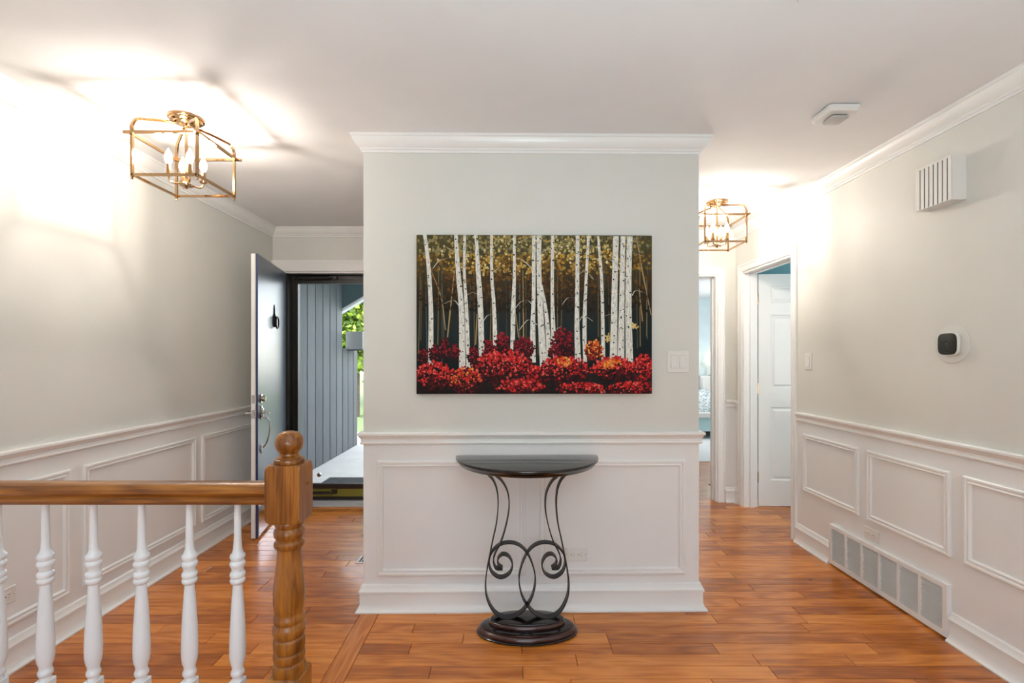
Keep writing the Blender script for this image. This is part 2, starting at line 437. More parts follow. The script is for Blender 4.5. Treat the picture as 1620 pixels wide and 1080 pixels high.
# ------------------------------------------------------------------ mouldings
CROWN = [(0, H), (.054, H), (.054, H-.011), (.048, H-.016), (.046, H-.024), (.040, H-.036), (.030, H-.050), (.020, H-.058), (.015, H-.061), (.015, H-.068), (.008, H-.071), (.008, H-.083), (0, H-.083)]
RAILP = [(0, .920), (.022, .920), (.026, .916), (.026, .906), (.021, .901), (.016, .892), (.011, .884), (.011, .872), (.014, .869), (.014, .862), (.009, .858), (0, .858)]
BASE = [(0, 0), (.034, 0), (.034, .007), (.027, .012), (.021, .022), (.018, .032), (.016, .038), (.016, .094), (.021, .097), (.021, .106), (.017, .112), (.012, .122), (.010, .131), (.005, .137), (0, .137)]
def trim(name, prof, path, label):
    mb = MB(); mb.sweep(prof, path); return struct(mb.build(name, 'trim_paint', angle=25), label, 'moulding')
b0, b1, b2, b3 = bpt(BX0, YF), bpt(BX0, BY), bpt(BX1, BY), bpt(BX1, YH)
trim('trim_1', CROWN, [(XL, YB), (XL, YF), (b0[0], YF)], 'white crown moulding along the left wall and above the front door')
trim('trim_2', CROWN, [b0, b1, b2, b3], 'white crown moulding around the projecting wall')
trim('trim_3', CROWN, [(b3[0], YH), (XR, YH), (XR, YB)], 'white crown moulding along the right hallway wall')
trim('trim_4', RAILP, [(XL, YB), (XL, YF)], 'white chair rail along the left wall')
trim('trim_5', RAILP, [b0, b1, b2, b3], 'white chair rail around the projecting wall')
trim('trim_6', RAILP, [(XR, 3.466), (XR, YB)], 'white chair rail along the right wall')
trim('trim_7', RAILP, [(1.932, YH), (XR, YH), (XR, 4.352)], 'short white chair rail in the hall corner')
trim('baseboard_left', BASE, [(XL, YB), (XL, YF)], 'white baseboard along the left wall')
trim('baseboard_center', BASE, [b0, b1, b2, b3], 'white baseboard around the projecting wall')
GY0, GY1 = 2.256, 3.094
trim('baseboard_right', BASE, [(XR, 3.466), (XR, GY1+.004)], 'short white baseboard between the side door and the return grille')
trim('baseboard_near', BASE, [(XR, GY0-.004), (XR, YB)], 'white baseboard on the right, nearer than the return grille')
trim('baseboard_hall', BASE, [(1.932, YH), (XR, YH), (XR, 4.352)], 'short white baseboard in the hall corner')
# picture-frame mouldings
PFR = [(0, 0), (0, .010), (.004, .014), (.012, .014), (.015, .009), (.021, .009), (.024, .012), (.028, .012), (.031, .005), (.033, 0)]
def panel(wall, u0, u1, v0, v1, P):
    mb = MB(); mb.frame(u0, u1, v0, v1, PFR, P); return mb.build('panel_moulding', 'trim_paint', wall, angle=25)
PL = lambda u, v, o: (XL+o, u, v)
PR = lambda u, v, o: (XR-o, u, v)
def PB(u, v, o):
    x, y = bpt(u, BY-o); return (x, y, v)
for u0, u1 in ((.56, 1.39), (1.46, 2.317), (2.389, 3.243), (3.306, 4.16)): panel(wall_left, u0, u1, .19, .777, PL)
for u0, u1 in ((.30, .83), (.92, 1.45), (1.66, 2.188), (2.257, 2.784), (2.852, 3.39)): panel(wall_right, u0, u1, .385, .777, PR)
panel(wall_center, -.687, .078, .183, .773, PB); panel(wall_center, .152, .903, .183, .773, PB)

# door casings
CAS = [(0, 0), (0, .012), (.006, .016), (.016, .016), (.020, .012), (.046, .012), (.052, .018), (.060, .018), (.064, .014), (.064, 0)]
def casing(name, P, u0, u1, top, wd, depth, label):
    """P(u, v, out); legs and head of the casing plus jamb lining going 'depth' into the wall"""
    mb = MB(); k = wd/.064
    for s_, u in ((-1, u0), (1, u1)):
        rings = []
        for v, ex in ((0, 0), (top, 1)):
            rings.append([P(u+s_*i*k, v+(i*k if ex else 0), o) for i, o in CAS])
        mb.loft(rings)
    rings = []
    for s_, u in ((-1, u0), (1, u1)): rings.append([P(u+s_*i*k, top+i*k, o) for i, o in CAS])
    mb.loft(rings)
    def pbox(a0, a1, v0, v1, o0, o1):
        vs = [P(a, v, o) for o in (o0, o1) for v in (v0, v1) for a in (a0, a1)]
        mb.add(vs, [(0, 2, 3, 1), (4, 5, 7, 6), (0, 1, 5, 4), (2, 6, 7, 3), (0, 4, 6, 2), (1, 3, 7, 5)])
    j = .016
    pbox(u0, u0+j, 0, top, -depth, 0); pbox(u1-j, u1, 0, top, -depth, 0); pbox(u0+j, u1-j, top-j, top, -depth, 0)
    sd = -depth*.45   # stop
    pbox(u0+j, u0+j+.011, 0, top-j, sd-.035, sd); pbox(u1-j-.011, u1-j, 0, top-j, sd-.035, sd); pbox(u0+j, u1-j, top-j-.011, top-j, sd-.035, sd)
    return struct(mb.build(name, 'trim_paint', angle=25), label, 'door frame')
casing('trim_8', PR, D2a, D2b, DH, .064, T, 'white casing around the side door in the right wall')
casing('trim_9', lambda u, v, o: (u, YH-o, v), HX0, HX1, DH, .064, T, 'white casing around the bedroom doorway at the hall end')
mb = MB()       # front door casing: head and right leg, narrow left leg
mb.box(XL+.002, FX1+.08, YF-.018, YF, FH+.004, FH+.075); mb.box(XL+.002, FX1+.085, YF-.026, YF, FH+.075, FH+.098); mb.box(XL+.002, FX1+.08, YF-.022, YF, FH+.052, FH+.058)
mb.box(FX1, FX1+.07, YF-.018, YF, 0, FH+.004); mb.box(FX0-.06, FX0, YF-.018, YF, 0, FH+.004)
mb.box(FX0, FX1, YF, YF+.06, FH-.012, FH); mb.box(FX1-.010, FX1, YF, YF+.06, 0, FH)
struct(mb.build('trim_10', 'trim_paint'), 'white casing above the front door', 'door frame')

# ------------------------------------------------------------------ front door, storm door, threshold
hx, hy = -1.968, 4.285
ang = math.atan2(3.5-hy, -1.806-hx)     # leaf swings into the foyer
DL = math.hypot(3.5-hy, -1.806-hx)
d1 = struct(link('door_1', None, None, (hx, hy, 0), ang), 'blue-grey front door standing open with knocker and chrome handle', 'door')
TH = .046       # local x runs along the leaf, local +y is the outdoor face, leaf spans y -TH..0
mb = MB(); mb.bbox(0, DL, -TH, 0, .012, 2.045, .002)
me = mb.mesh('door_leaf')
for n_ in ('door_blue', 'trim_paint', 'door_edge_navy'): me.materials.append(M[n_])
for pl in me.polygons:
    if pl.normal.y < .5: pl.material_index = 1
leaf = link('door_leaf', me, d1)
mb = MB(); mb.box(DL-.0005, DL+.003, -.014, .0008, .012, 2.045); mb.build('weather_strip', 'door_edge_navy', d1)
mb = MB(); mb.box(DL-.0005, DL+.0035, -.0205, -.014, .012, 2.045); mb.build('edge_seal', 'plastic_grey', d1)
mb = MB(); mb.bbox(.03, DL-.02, 0, .002, .02, .235, .0008); mb.build('kick_plate', 'chrome', d1)
# knocker
kx, kz = DL*.47, 1.60
mb = MB(); mb.lathe([(.004, .125), (.009, .085), (.011, .05), (.020, .03), (.028, .005), (.030, -.02), (.024, -.042), (.010, -.054)], 14, (0, 0, 0))
vs_ = mb.v; mb.v = [(x, .002+abs(y_)*.7 if y_ > 0 else .001, z) for x, y_, z in vs_]
kn = mb.build('door_knocker', 'iron_black', d1, (kx, 0, kz))
mb = MB(); mb.tube([(.040*math.sin(a), .024, -.018+.046*math.cos(a)) for a in [i*2*PI/20 for i in range(21)]], .006, 6); mb.build('knocker_ring', 'iron_black', kn)
# deadbolt, handle set, inside lever, latch plates
def disc_y(mb, c, r, y0, y1, n=20, sz=1):
    rings = []
    for y_, rr in ((y0, r), (y1-(y1-y0)*.25, r), (y1, r*.8)): rings.append([(c[0]+rr*math.cos(2*PI*i/n), y_, c[1]+sz*rr*math.sin(2*PI*i/n)) for i in range(n)])
    mb.loft(rings)
ex = DL-.066
mb = MB(); disc_y(mb, (ex, 1.005), .032, 0, .012); disc_y(mb, (ex, 1.005), .022, .012, .034); mb.build('deadbolt', 'chrome', d1)
mb = MB(); disc_y(mb, (ex, .905), .026, 0, .012, sz=1.9); disc_y(mb, (ex, .905), .016, .012, .02, sz=2)
hs = mb.build('handle_set', 'chrome', d1)
mb = MB(); mb.tube([(ex, .012, .90), (ex, .04, .905), (ex, .06, .898)], [.008, .006, .008], 8); mb.build('thumb_latch', 'chrome', hs)
mb = MB(); mb.tube(smooth_path([(ex, .010, .872), (ex, .045, .862), (ex, .062, .825), (ex, .058, .75), (ex, .036, .675), (ex, .012, .648)]), .0055, 8)
disc_y(mb, (ex, .638), .014, 0, .010, sz=2.2); mb.build('pull_handle', 'chrome', hs)
mb = MB(); disc_y(mb, (ex, .90), .028, -TH-.012, -TH); mb.tube([(ex, -TH, .90), (ex, -TH-.055, .90), (ex-.02, -TH-.062, .90), (ex-.10, -TH-.058, .90)], [.008, .008, .009, .006], 8); mb.build('inside_lever', 'chrome', d1)
mb = MB(); mb.box(DL-.001, DL+.0035, -.040, -.012, .975, 1.035); mb.box(DL-.001, DL+.0035, -.040, -.012, .87, .93)
mb.box(DL, DL+.013, -.033, -.020, .892, .908); mb.build('latch_plate', 'chrome', d1)
mb = MB()
for z in (.25, 1.03, 1.8): mb.lathe([(.006, -.05), (.006, .05)], 10, (-.004, -TH-.004, z))
mb.build('hinge', 'bronze_dark', d1)
# storm door
SY0, SY1 = 4.385, 4.425
d2 = struct(link('door_2', None, None, (0, 0, 0)), 'dark bronze glazed storm door closed in the entry', 'door')
sx0, sx1 = FX0+.018, FX1-.018
mb = MB(); mb.box(sx0, sx0+.046, SY0, SY1, .03, 2.035); mb.box(sx1-.046, sx1, SY0, SY1, .03, 2.035); mb.box(sx0+.046, sx1-.046, SY0, SY1, 1.965, 2.035)
mb.box(sx0+.046, sx0+.054, SY0-.006, SY1, .17, 1.965); mb.box(sx0+.012, sx0+.018, SY0-.008, SY0, .03, 2.035); mb.box(sx0+.046, sx1-.046, SY0-.008, SY0, 1.995, 2.003)
mb.build('storm_frame', 'bronze_dark', d2)
mb = MB(); mb.bbox(sx0+.046, sx1-.046, SY0, SY1, .128, .172, .004); mb.bbox(sx0+.046, sx1-.046, SY0, SY1, .03, .056, .003); mb.build('bottom_rail', 'bronze_dark', d2)
mb = MB(); mb.bbox(sx0+.046, sx1-.046, SY0+.012, SY1-.008, .056, .128, .002); mb.build('kick_panel', 'brass_olive', d2)
mb = MB(); mb.box(sx0+.050, sx1-.046, SY0+.018, SY0+.022, .172, 1.965); mb.build('glass_pane', 'clear_glass', d2)
mb = MB(); mb.box(sx0+.046, sx0+.0515, SY1-.004, SY1+.002, .172, 1.96); mb.build('pane_gasket', 'porch_white', d2)
def xcyl(mb, x0, x1, y_, z, r, n=12): mb.loft([[(x, y_+r*math.cos(2*PI*i/n), z+r*math.sin(2*PI*i/n)) for i in range(n)] for x in (x0, x1)])
mb = MB(); xcyl(mb, sx0+.06, sx0+.34, SY0-.022, 2.012, .016); xcyl(mb, sx0+.34, sx0+.40, SY0-.022, 2.012, .006); mb.box(sx0+.38, sx0+.41, SY0-.034, SY0, 2.0, 2.026); mb.box(sx0+.02, sx0+.05, SY0-.03, SY0, 2.003, 2.021); mb.build('top_closer', 'bronze_dark', d2)
mb = MB(); xcyl(mb, sx0+.06, sx0+.34, SY0-.020, .098, .013); xcyl(mb, sx0+.34, sx0+.37, SY0-.020, .098, .005); mb.box(sx0+.36, sx0+.40, SY0-.032, SY0+.01, .088, .122); mb.build('bottom_closer', 'bronze_dark', d2)
mb = MB(); disc_y(mb, (sx0+.245, -.255), .018, -SY0, -SY0+.02); mb.v = [(x, -y_, -z) for x, y_, z in mb.v]; mb.build('push_knob', 'chrome', d2)
mb = MB(); mb.box(FX0, FX0+.018, YF+.001, SY1+.03, 0, FH-.012); mb.box(FX1-.018, FX1, SY0-.05, SY1+.03, 0, FH-.012); mb.box(FX0+.018, FX1-.018, SY0-.05, SY1+.03, 2.036, FH-.012)
struct(mb.build('trim_11', 'bronze_dark'), 'dark bronze jamb around the storm door', 'door frame')
mb = MB(); mb.add([(FX0, YF-.03, .002), (FX1, YF-.03, .002), (FX1, YF-.03, .012), (FX0, YF-.03, .012), (FX0, YF+.02, .024), (FX1, YF+.02, .024), (FX0, SY1+.05, .028), (FX1, SY1+.05, .028), (FX0, SY1+.05, -.1), (FX1, SY1+.05, -.1), (FX0, YF-.03, -.01), (FX1, YF-.03, -.01)],
    [(10, 11, 2, 3), (3, 2, 5, 4), (4, 5, 7, 6), (6, 7, 9, 8), (0, 1, 9, 8)])
mb.box(FX0, FX1, YF+.03, YF+.036, .024, .029); mb.box(FX0, FX1, YF+.055, YF+.06, .024, .03)
struct(mb.build('trim_12', 'aluminium'), 'ridged aluminium threshold under the front door', 'threshold')

# ------------------------------------------------------------------ side door (six panels), open into the aqua room
d3 = struct(link('door_3', None, None, (XR+T+.012, D2b-.005, 0), R(-4)), 'white six-panel door standing open into the aqua room', 'door')
LW, LZ0, LZ1, LT = .72, .014, 2.03, .035
fcols = ((.105, .325), (.395, .615)); frows = ((.235, .87), (1.035, 1.675), (1.78, 1.925))
xs = [0, .105, .325, .395, .615, LW]; zs = [LZ0, .235, .87, 1.035, 1.675, 1.78, 1.925, LZ1]
mb = MB(); mb.box(0, LW, .004, LT-.004, LZ0, LZ1)
for yy0, yy1 in ((-.006, .004), (LT-.004, LT+.006)):
    for i in range(5):
        for j in range(7):
            if i in (1, 3) and j in (1, 3, 5): continue
            mb.box(xs[i], xs[i+1], yy0, yy1, zs[j], zs[j+1])
mb.build('door_leaf', 'trim_paint', d3, smooth=False)
RPF = [(0, .006), (.006, -.002), (.014, -.003), (.034, .004)]
for (a0, a1) in fcols:
    for (z0, z1) in frows:
        for s_, yb in ((-1, 0), (1, LT)):
            mb = MB(); P = lambda u, v, o: (u, yb+s_*o, v)
            mb.frame(a0, a1, z0, z1, RPF, P)
            i = .034; mb.add([P(a0+i, z0+i, .004), P(a1-i, z0+i, .004), P(a1-i, z1-i, .004), P(a0+i, z1-i, .004)], [(0, 1, 2, 3)])
            mb.build('door_panel', 'trim_paint', d3, smooth=False)
for z in (.26, 1.03, 1.81):
    mb = MB(); mb.lathe([(.0065, -.047), (.0065, .047), (.004, .052)], 10, (-.006, -.006, z)); mb.box(-.045, -.008, -.0085, -.0065, z-.045, z+.045); mb.box(0, .002, -.004, .03, z-.045, z+.045)
    mb.build('hinge', 'polished_nickel', d3)
mb = MB(); mb.lathe([(.026, 0), (.026, .008), (.012, .012), (.010, .03), (.024, .042), (.026, .055), (.016, .064)], 18)
mb.v = [(LW-.06+x, -.006-z, .95+y_) for x, y_, z in mb.v]; mb.build('door_knob', 'polished_nickel', d3)

# side room shell and bedroom shell
mb = MB(); mb.box(4.8, 4.9, 2.4, 4.95, 0, 2.44); mb.box(XR+T, 4.8, 4.85, 4.95, 0, 2.44); mb.box(XR+T, 4.8, 2.4, 2.5, 0, 2.44)
mb.box(XR+T, XR+T+.005, D2b+.02, 4.85, 0, 2.44); mb.box(XR+T, XR+T+.005, 2.5, D2a-.02, 0, 2.44)
struct(mb.build('wall_side_room', 'aqua_paint'), 'aqua walls of the room behind the side door', 'wall')
mb = MB(); mb.box(XR, 4.9, 2.4, 4.95, 2.445, 2.5); struct(mb.build('ceiling_side_room', 'aqua_paint'), 'aqua ceiling of the room behind the side door', 'ceiling')
mb = MB(); mb.box(XR+T, 4.9, 2.4, D2a-.1, -.1, -.001); mb.box(XR+T, 4.9, D2b+.1, 4.95, -.1, -.001); mb.box(XR+1.12, 4.9, D2a-.1, D2b+.1, -.1, -.001); struct(mb.build('floor_side_room', 'carpet'), 'floor of the room behind the side door', 'floor')
mb = MB(); mb.box(-.2, 4.5, 9.35, 9.45, 0, 2.6); mb.box(4.45, 4.55, 4.95, 9.4, 0, 2.6); mb.box(.30, .40, YF+.3, 9.4, 0, 2.6); mb.box(XR+T-.05, XR+T, YH+T, 5.0, 0, 2.44); mb.box(XR+T, 4.5, 4.95, 5.0, 0, 2.44)
struct(mb.build('wall_bedroom', 'pale_blue_paint'), 'pale blue bedroom walls beyond the hall', 'wall')
mb = MB(); mb.box(.3, 4.5, YH+T, 9.4, 2.445, 2.55); struct(mb.build('ceiling_bedroom', 'ceiling_paint'), 'white ceiling of the bedroom beyond the hall', 'ceiling')
mb = MB(); mb.box(.3, 4.5, 6.13, 9.4, -.1, .004); struct(mb.build('floor_bedroom', 'carpet'), 'pale carpet of the bedroom beyond the hall', 'floor')
# bed seen through the doorway
bed = thing('bed', 'white bed with rumpled grey patterned bedding beyond the hall doorway', 'bed', (3.3, 8.35, .004))
mb = MB(); mb.bbox(-.95, .95, -.55, .75, .12, .34, .01); mb.build('bed_base', 'bed_teal', bed)
mb = MB(); mb.bbox(-1.0, 1.0, -.60, .78, .34, .43, .015); mb.build('bed_frame', 'bed_white', bed)
for x in (-.9, .9):
    for y_ in (-.5, .7): mb = MB(); mb.lathe([(.03, 0), (.035, .12)], 10, (x, y_, 0)); mb.build('bed_foot', 'iron_black', bed)
mb = MB(); N = 24
G = [[(-.97+1.94*i/N, -.57+1.32*j/N, .43+.28*(min(1, i/3, (N-i)/3, j/3, (N-j)/3)**.6)+.03*math.sin(i*1.9+j*.7)*math.cos(j*1.3)) for i in range(N+1)] for j in range(N+1)]
mb.add([p for r_ in G for p in r_], [(j*(N+1)+i, j*(N+1)+i+1, (j+1)*(N+1)+i+1, (j+1)*(N+1)+i) for j in range(N) for i in range(N)]); mb.build('quilt', 'bedding', bed)
mb = MB(); mb.bbox(-1.08, -1.02, -.62, .72, .0, 1.45, .02); mb.build('headboard', 'bed_white', bed)
lm = thing('table_lamp', 'small lit table lamp beyond the bed', 'lamp', (3.78, 9.22, .96))
mb = MB(); mb.lathe([(.05, 0), (.05, .015), (.012, .02), (.012, .25)], 14); mb.build('lamp_stem', 'polished_nickel', lm)
mb = MB(); mb.lathe([(.085, .2), (.07, .45)], 20); mb.build('lamp_shade', emit('lamp_glow', (1, .9, .72, 1), 1.6).name, lm)
dr = thing('tall_dresser', 'white dresser under the lamp beyond the bed', 'dresser', (3.9, 9.245, .004))
mb = MB(); mb.bbox(-.35, .35, -.07, .09, .06, .956, .008); mb.build('dresser_body', 'bed_white', dr)
for z in (.10, .38, .66):
    mb = MB(); mb.bbox(-.32, .32, -.082, -.07, z, z+.26, .004); q = mb.build('drawer', 'bed_white', dr)
    mb = MB(); mb.lathe([(.012, 0), (.016, .02)], 10); mb.v = [(x, -.082-zz*.8, z+.13+y_) for x, y_, zz in mb.v]; mb.build('knob', 'chrome', q)
mb = MB(); mb.box(-.33, .33, -.06, .08, 0, .06); mb.build('plinth', 'bed_white', dr)

# ------------------------------------------------------------------ stair railing
rl = thing('stair_railing', 'oak handrail with turned newel post and white balusters', 'railing', (-.565, 1.25, 0))
# newel, local origin at its foot
nw = 0.0415
mb = MB(); mb.bbox(-nw, nw, -nw, nw, 0, .505, .004)
mb.lathe([(r_*.92, z_) for r_, z_ in [(nw*.98, .503), (.041, .512), (.043, .520), (.041, .530), (.036, .534), (.040, .540), (.0415, .548), (.041, .556), (.036, .560), (.0405, .566), (.0412, .58), (.0405, .592), (.036, .597),
          (.040, .602), (.0425, .612), (.0425, .622), (.039, .630), (.0375, .633), (.0405, .640), (.0405, .648), (.037, .654), (.0375, .662), (.041, .685), (.0405, .715), (.037, .75), (.0335, .78), (.0315, .808), (.0315, .820),
          (.037, .824), (.0395, .829), (.0395, .835), (.034, .841), (.034, .846), (.0395, .853), (.0405, .860), (.0395, .867), (.034, .874), (.037, .879), (.0385, .884), (.037, .889), (.030, .893), (.03, .90)]], 40)
# upper block with rounded lower and upper corners
rings = []
for z, k in ((.892, .86), (.897, .94), (.905, .99), (.912, 1), (1.018, 1), (1.026, .98), (1.032, .93), (1.036, .86)):
    a = nw*1.03; ch = a*(1-k)*1.8+.001; e = a if k > .88 else a*.985
    rings.append([(-e+ch, -e, z), (e-ch, -e, z), (e, -e+ch, z), (e, e-ch, z), (e-ch, e, z), (-e+ch, e, z), (-e, e-ch, z), (-e, -e+ch, z)])
mb.loft(rings)
newel = mb.build('newel_post', 'oak_post', rl, (0, 0, 0))
mb = MB(); mb.lathe([(r_*.93, z_) for r_, z_ in [(.034, 1.034), (.0385, 1.037), (.0395, 1.042), (.0385, 1.047), (.034, 1.049), (.034, 1.051), (.031, 1.053), (.025, 1.057), (.0245, 1.061), (.028, 1.066), (.0335, 1.073), (.0365, 1.083), (.0365, 1.090), (.0345, 1.100), (.029, 1.109), (.020, 1.115), (.010, 1.1175), (.002, 1.118)]], 40)
mb.build('ball_finial', 'oak_post', newel)
mb = MB(); mb.lathe([(.0055, 0), (.0055, .002), (.003, .004)], 14); mb.v = [(nw*1.03+z, y_+.008, .985+x) for x, y_, z in mb.v]; mb.build('screw_plug', 'oak_post', newel)
# handrail
HP = [(-.028, .944), (-.028, .953), (-.024, .957), (-.027, .961), (-.031, .967), (-.031, .976), (-.026, .984), (-.016, .989), (0, .991), (.016, .989), (.026, .984), (.031, .976), (.031, .967), (.027, .961), (.024, .957), (.028, .953), (.028, .944), (.024, .938), (-.024, .938)]
mb = MB(); mb.loft([[(x, y_, z-.002) for y_, z in HP] for x in (-nw, XL+.565+.001)]); mb.build('handrail', 'oak_rail', rl)
BPF = [(.018, .0), (.018, .48), (.0165, .492), (.0215, .498), (.0225, .503), (.0205, .508), (.018, .512), (.019, .520), (.0235, .530), (.0262, .545), (.0265, .57), (.0245, .62), (.020, .68), (.0165, .715), (.0155, .727),
       (.0215, .731), (.0245, .735), (.0245, .740), (.021, .744), (.024, .748), (.0255, .752), (.0245, .757), (.020, .761), (.0195, .768), (.0235, .774), (.026, .779), (.025, .784), (.0205, .788), (.0235, .793), (.0255, .798), (.024, .803), (.018, .808), (.0145, .818), (.0125, .84), (.011, .94)]
mb = MB(); mb.lathe([(r_*.72, z_) for r_, z_ in BPF if z_ >= .48], 24); mb.bbox(-.0155, .0155, -.0155, .0155, 0, .485, .002)
bal = mb.mesh('baluster'); bal.materials.append(M['baluster_paint'])
x = (376-808)/775*1.25+.565
while x > XL+.565+.03:
    link('baluster', bal, rl, (x, 0, 0)); x -= .1226

# ------------------------------------------------------------------ console table
TX, TY = .078, 2.335
ct = thing('console_table', 'black half-round console table with iron scroll legs and oval base', 'table', (TX, TY, 0), BA)
mb = MB()
HALF = [(.36*math.cos(PI+PI*i/40), .36*math.sin(PI+PI*i/40)*.985) for i in range(41)]
yb = .165                                # flat back edge
def half(k, z): return [(x*k if i not in () else x, yb+y_*k, z) for i, (x, y_) in enumerate(HALF)]
mb.loft([half(.94, .770), half(.955, .774), half(.962, .781), half(.975, .784), half(.985, .790), half(1, .793), half(1.003, .800), half(.998, .8045), half(.99, .8055)])
mb.build('table_top', 'black_lacquer', ct, (.006, 0, 0), angle=40)
mb = MB(); mb.box(-.26, .26, .02-.02, .02+.02, .763, .771); mb.build('top_plate', 'wrought_iron', ct)
def S(px, py):                           # scroll outline measured on the photograph's left half, mirrored for the right
    return ((px-419)/3.177/332.6, EYE-((py/3.177+700)-565)/332.6)
outer = [(222, 158), (250, 190), (268, 240), (273, 310), (265, 400), (248, 480), (233, 555), (217, 640), (210, 715), (220, 785), (258, 852), (315, 878), (378, 858), (417, 818), (446, 765), (460, 690), (450, 625), (422, 558), (382, 516), (330, 501), (277, 514), (239, 553), (228, 605), (244, 652), (286, 676), (330, 655), (345, 610), (326, 570), (295, 560), (272, 582), (275, 612), (295, 628)]
inner = [(258, 162), (295, 195), (322, 250), (328, 320), (316, 400), (290, 490), (262, 545), (250, 590), (262, 628), (296, 632)]
for sgn in (1, -1):
    for nm, P_, wd in (('outer_scroll', outer, .040), ('inner_scroll', inner, .040)):
        pts = [(sgn*a, b_) for a, b_ in (S(*q) for q in P_)]
        pts = [(a, min(b_, .7655)) for a, b_ in pts]
        mb = MB(); mb.ribbon(smooth_path(pts, 7), wd, .0055); mb.build(nm, 'wrought_iron', ct, angle=50)
# oval base
def oval(a, b_, z, n=56): return [(a*math.cos(2*PI*i/n), b_*math.sin(2*PI*i/n), z) for i in range(n)]
def tiers(mb, T_):
    mb.loft([oval(a, b_, z) for a, b_, z in T_])
mb = MB(); tiers(mb, [(.228, .118, 0), (.240, .128, .003), (.241, .129, .008), (.236, .124, .012)]); mb.build('base_foot', 'black_lacquer', ct, angle=50)
mb = MB(); tiers(mb, [(.232, .120, .011), (.234, .122, .017), (.230, .118, .025), (.222, .111, .031), (.217, .106, .032)]); mb.build('base_moulding', 'mahogany_lacquer', ct, angle=50)
mb = MB(); tiers(mb, [(.217, .106, .031), (.216, .105, .036), (.205, .096, .040), (.178, .072, .041)]); mb.build('base_step', 'black_lacquer', ct, angle=50)
mb = MB(); tiers(mb, [(.180, .074, .040), (.183, .077, .045), (.181, .075, .053), (.175, .069, .059), (.171, .066, .060)]); mb.build('base_moulding', 'mahogany_lacquer', ct, angle=50)
mb = MB(); tiers(mb, [(.172, .067, .0595), (.174, .069, .063), (.172, .067, .067), (.165, .061, .0685)]); mb.build('base_plinth', 'black_lacquer', ct, angle=50)

# ------------------------------------------------------------------ painting
PWd, PHt = 1.203, .81
cx, cy = bpt(.121, BY)
pic = thing('painting', 'birch forest painting with red bushes hung on the projecting wall', 'painting', (cx, cy, 1.118), BA)
CYF = -.036
mb = MB(); mb.bbox(-PWd/2, PWd/2, CYF, -.002, 0, PHt, .0025); mb.build('canvas', 'painted_forest', pic)
def UV(px, py):                       # position on the canvas
    return ((px-67)/1316*PWd-PWd/2, (962-py)/877*PHt)
def clampx(x): return max(-PWd/2+.002, min(PWd/2-.002, x))
def strip(mb, pts, y_, tint=None, smooth=5):
    P_ = smooth_path(pts, smooth); L = []; Rr = []
    for (x, py, wd) in P_:
        u, v = UV(x, py); h = wd/1316*PWd/2
        L.append((clampx(u-h), y_, min(PHt-.001, v))); Rr.append((clampx(u+h), y_, min(PHt-.001, v)))
    n = len(L); mid = [((a[0]+b_[0])/2, y_-.0016, a[2]) for a, b_ in zip(L, Rr)]
    mb.add(L+mid+Rr, [(i, n+i, n+i+1, i+1) for i in range(n-1)]+[(n+i, 2*n+i, 2*n+i+1, n+i+1) for i in range(n-1)], 0, tint)
rnd = random.Random(3)
# thin far trunks
mb = MB()
def jit(c, k=.25): 
    f = 1+rnd.uniform(-k, k); return (min(1, c[0]*f), min(1, c[1]*f), min(1, c[2]*f), 1)
for i in range(46):
    x = rnd.uniform(80, 1372); y0 = rnd.uniform(90, 420); y1 = rnd.uniform(640, 800); dx = rnd.uniform(-14, 14)
    strip(mb, [(x, y0, 4), (x+dx*.4, (y0+y1)/2, 5), (x+dx, y1, 6)], CYF-.0006, jit(srgb(*rnd.choice([(96, 84, 58), (70, 68, 58), (128, 108, 70), (82, 86, 82)]))), 3)
for P_ in ([(150, 285, 4), (205, 430, 7), (228, 610, 6)], [(280, 280, 4), (262, 440, 8), (240, 650, 7)], [(1295, 95, 6), (1338, 330, 8), (1378, 525, 5)], [(1310, 380, 5), (1330, 560, 6)], [(660, 280, 4), (664, 650, 7)], [(405, 520, 5), (396, 690, 7)], [(620, 520, 4), (636, 650, 6)]):
    strip(mb, P_, CYF-.0008, srgb(168, 142, 96), 4)
o = mb.build('painted_far_trunks', 'oil_paint', pic, smooth=False); o['kind'] = 'stuff'
# leaves in the canopy
def dab(mb, px, py, r, col, y_, asp=1.3, n=6):
    u, v = UV(px, py); a0 = rnd.uniform(0, PI); h = r/1316*PWd
    u = max(-PWd/2+h*1.3, min(PWd/2-h*1.3, u)); v = max(h*1.4, min(PHt-h*1.4, v))
    vs = []
    for i in range(n):
        a = 2*PI*i/n; x, z = h*math.cos(a), h*asp*math.sin(a)
        vs.append((u+x*math.cos(a0)-z*math.sin(a0)*.9, y_, v+x*math.sin(a0)+z*math.cos(a0)))
    vs.append((u, y_-.0012, v)); mb.add(vs, [(i, (i+1) % n, n) for i in range(n)], 0, col)
mb = MB()
for i in range(2900):
    x = rnd.uniform(72, 1378); yv = 92+420*rnd.random()**1.25
    dens = .35+.65*math.exp(-((x-470)/260)**2)+.65*math.exp(-((x-930)/240)**2)
    if rnd.random() > dens: continue
    if yv < 190: col = rnd.choice([(120, 112, 74), (92, 86, 56), (136, 128, 88), (72, 68, 46), (150, 134, 78)])
    elif yv < 300: col = rnd.choice([(150, 112, 42), (168, 134, 62), (122, 90, 36), (88, 64, 30), (104, 78, 34)])
    else: col = rnd.choice([(96, 66, 28), (78, 54, 26), (116, 80, 34), (64, 46, 24)])
    fade = max(.35, 1-max(0, yv-330)/260)
    col = tuple(int(c*fade) for c in col)
    dab(mb, x, yv, rnd.uniform(6, 11), jit(srgb(*col), .15), CYF-.001-rnd.random()*.0006)
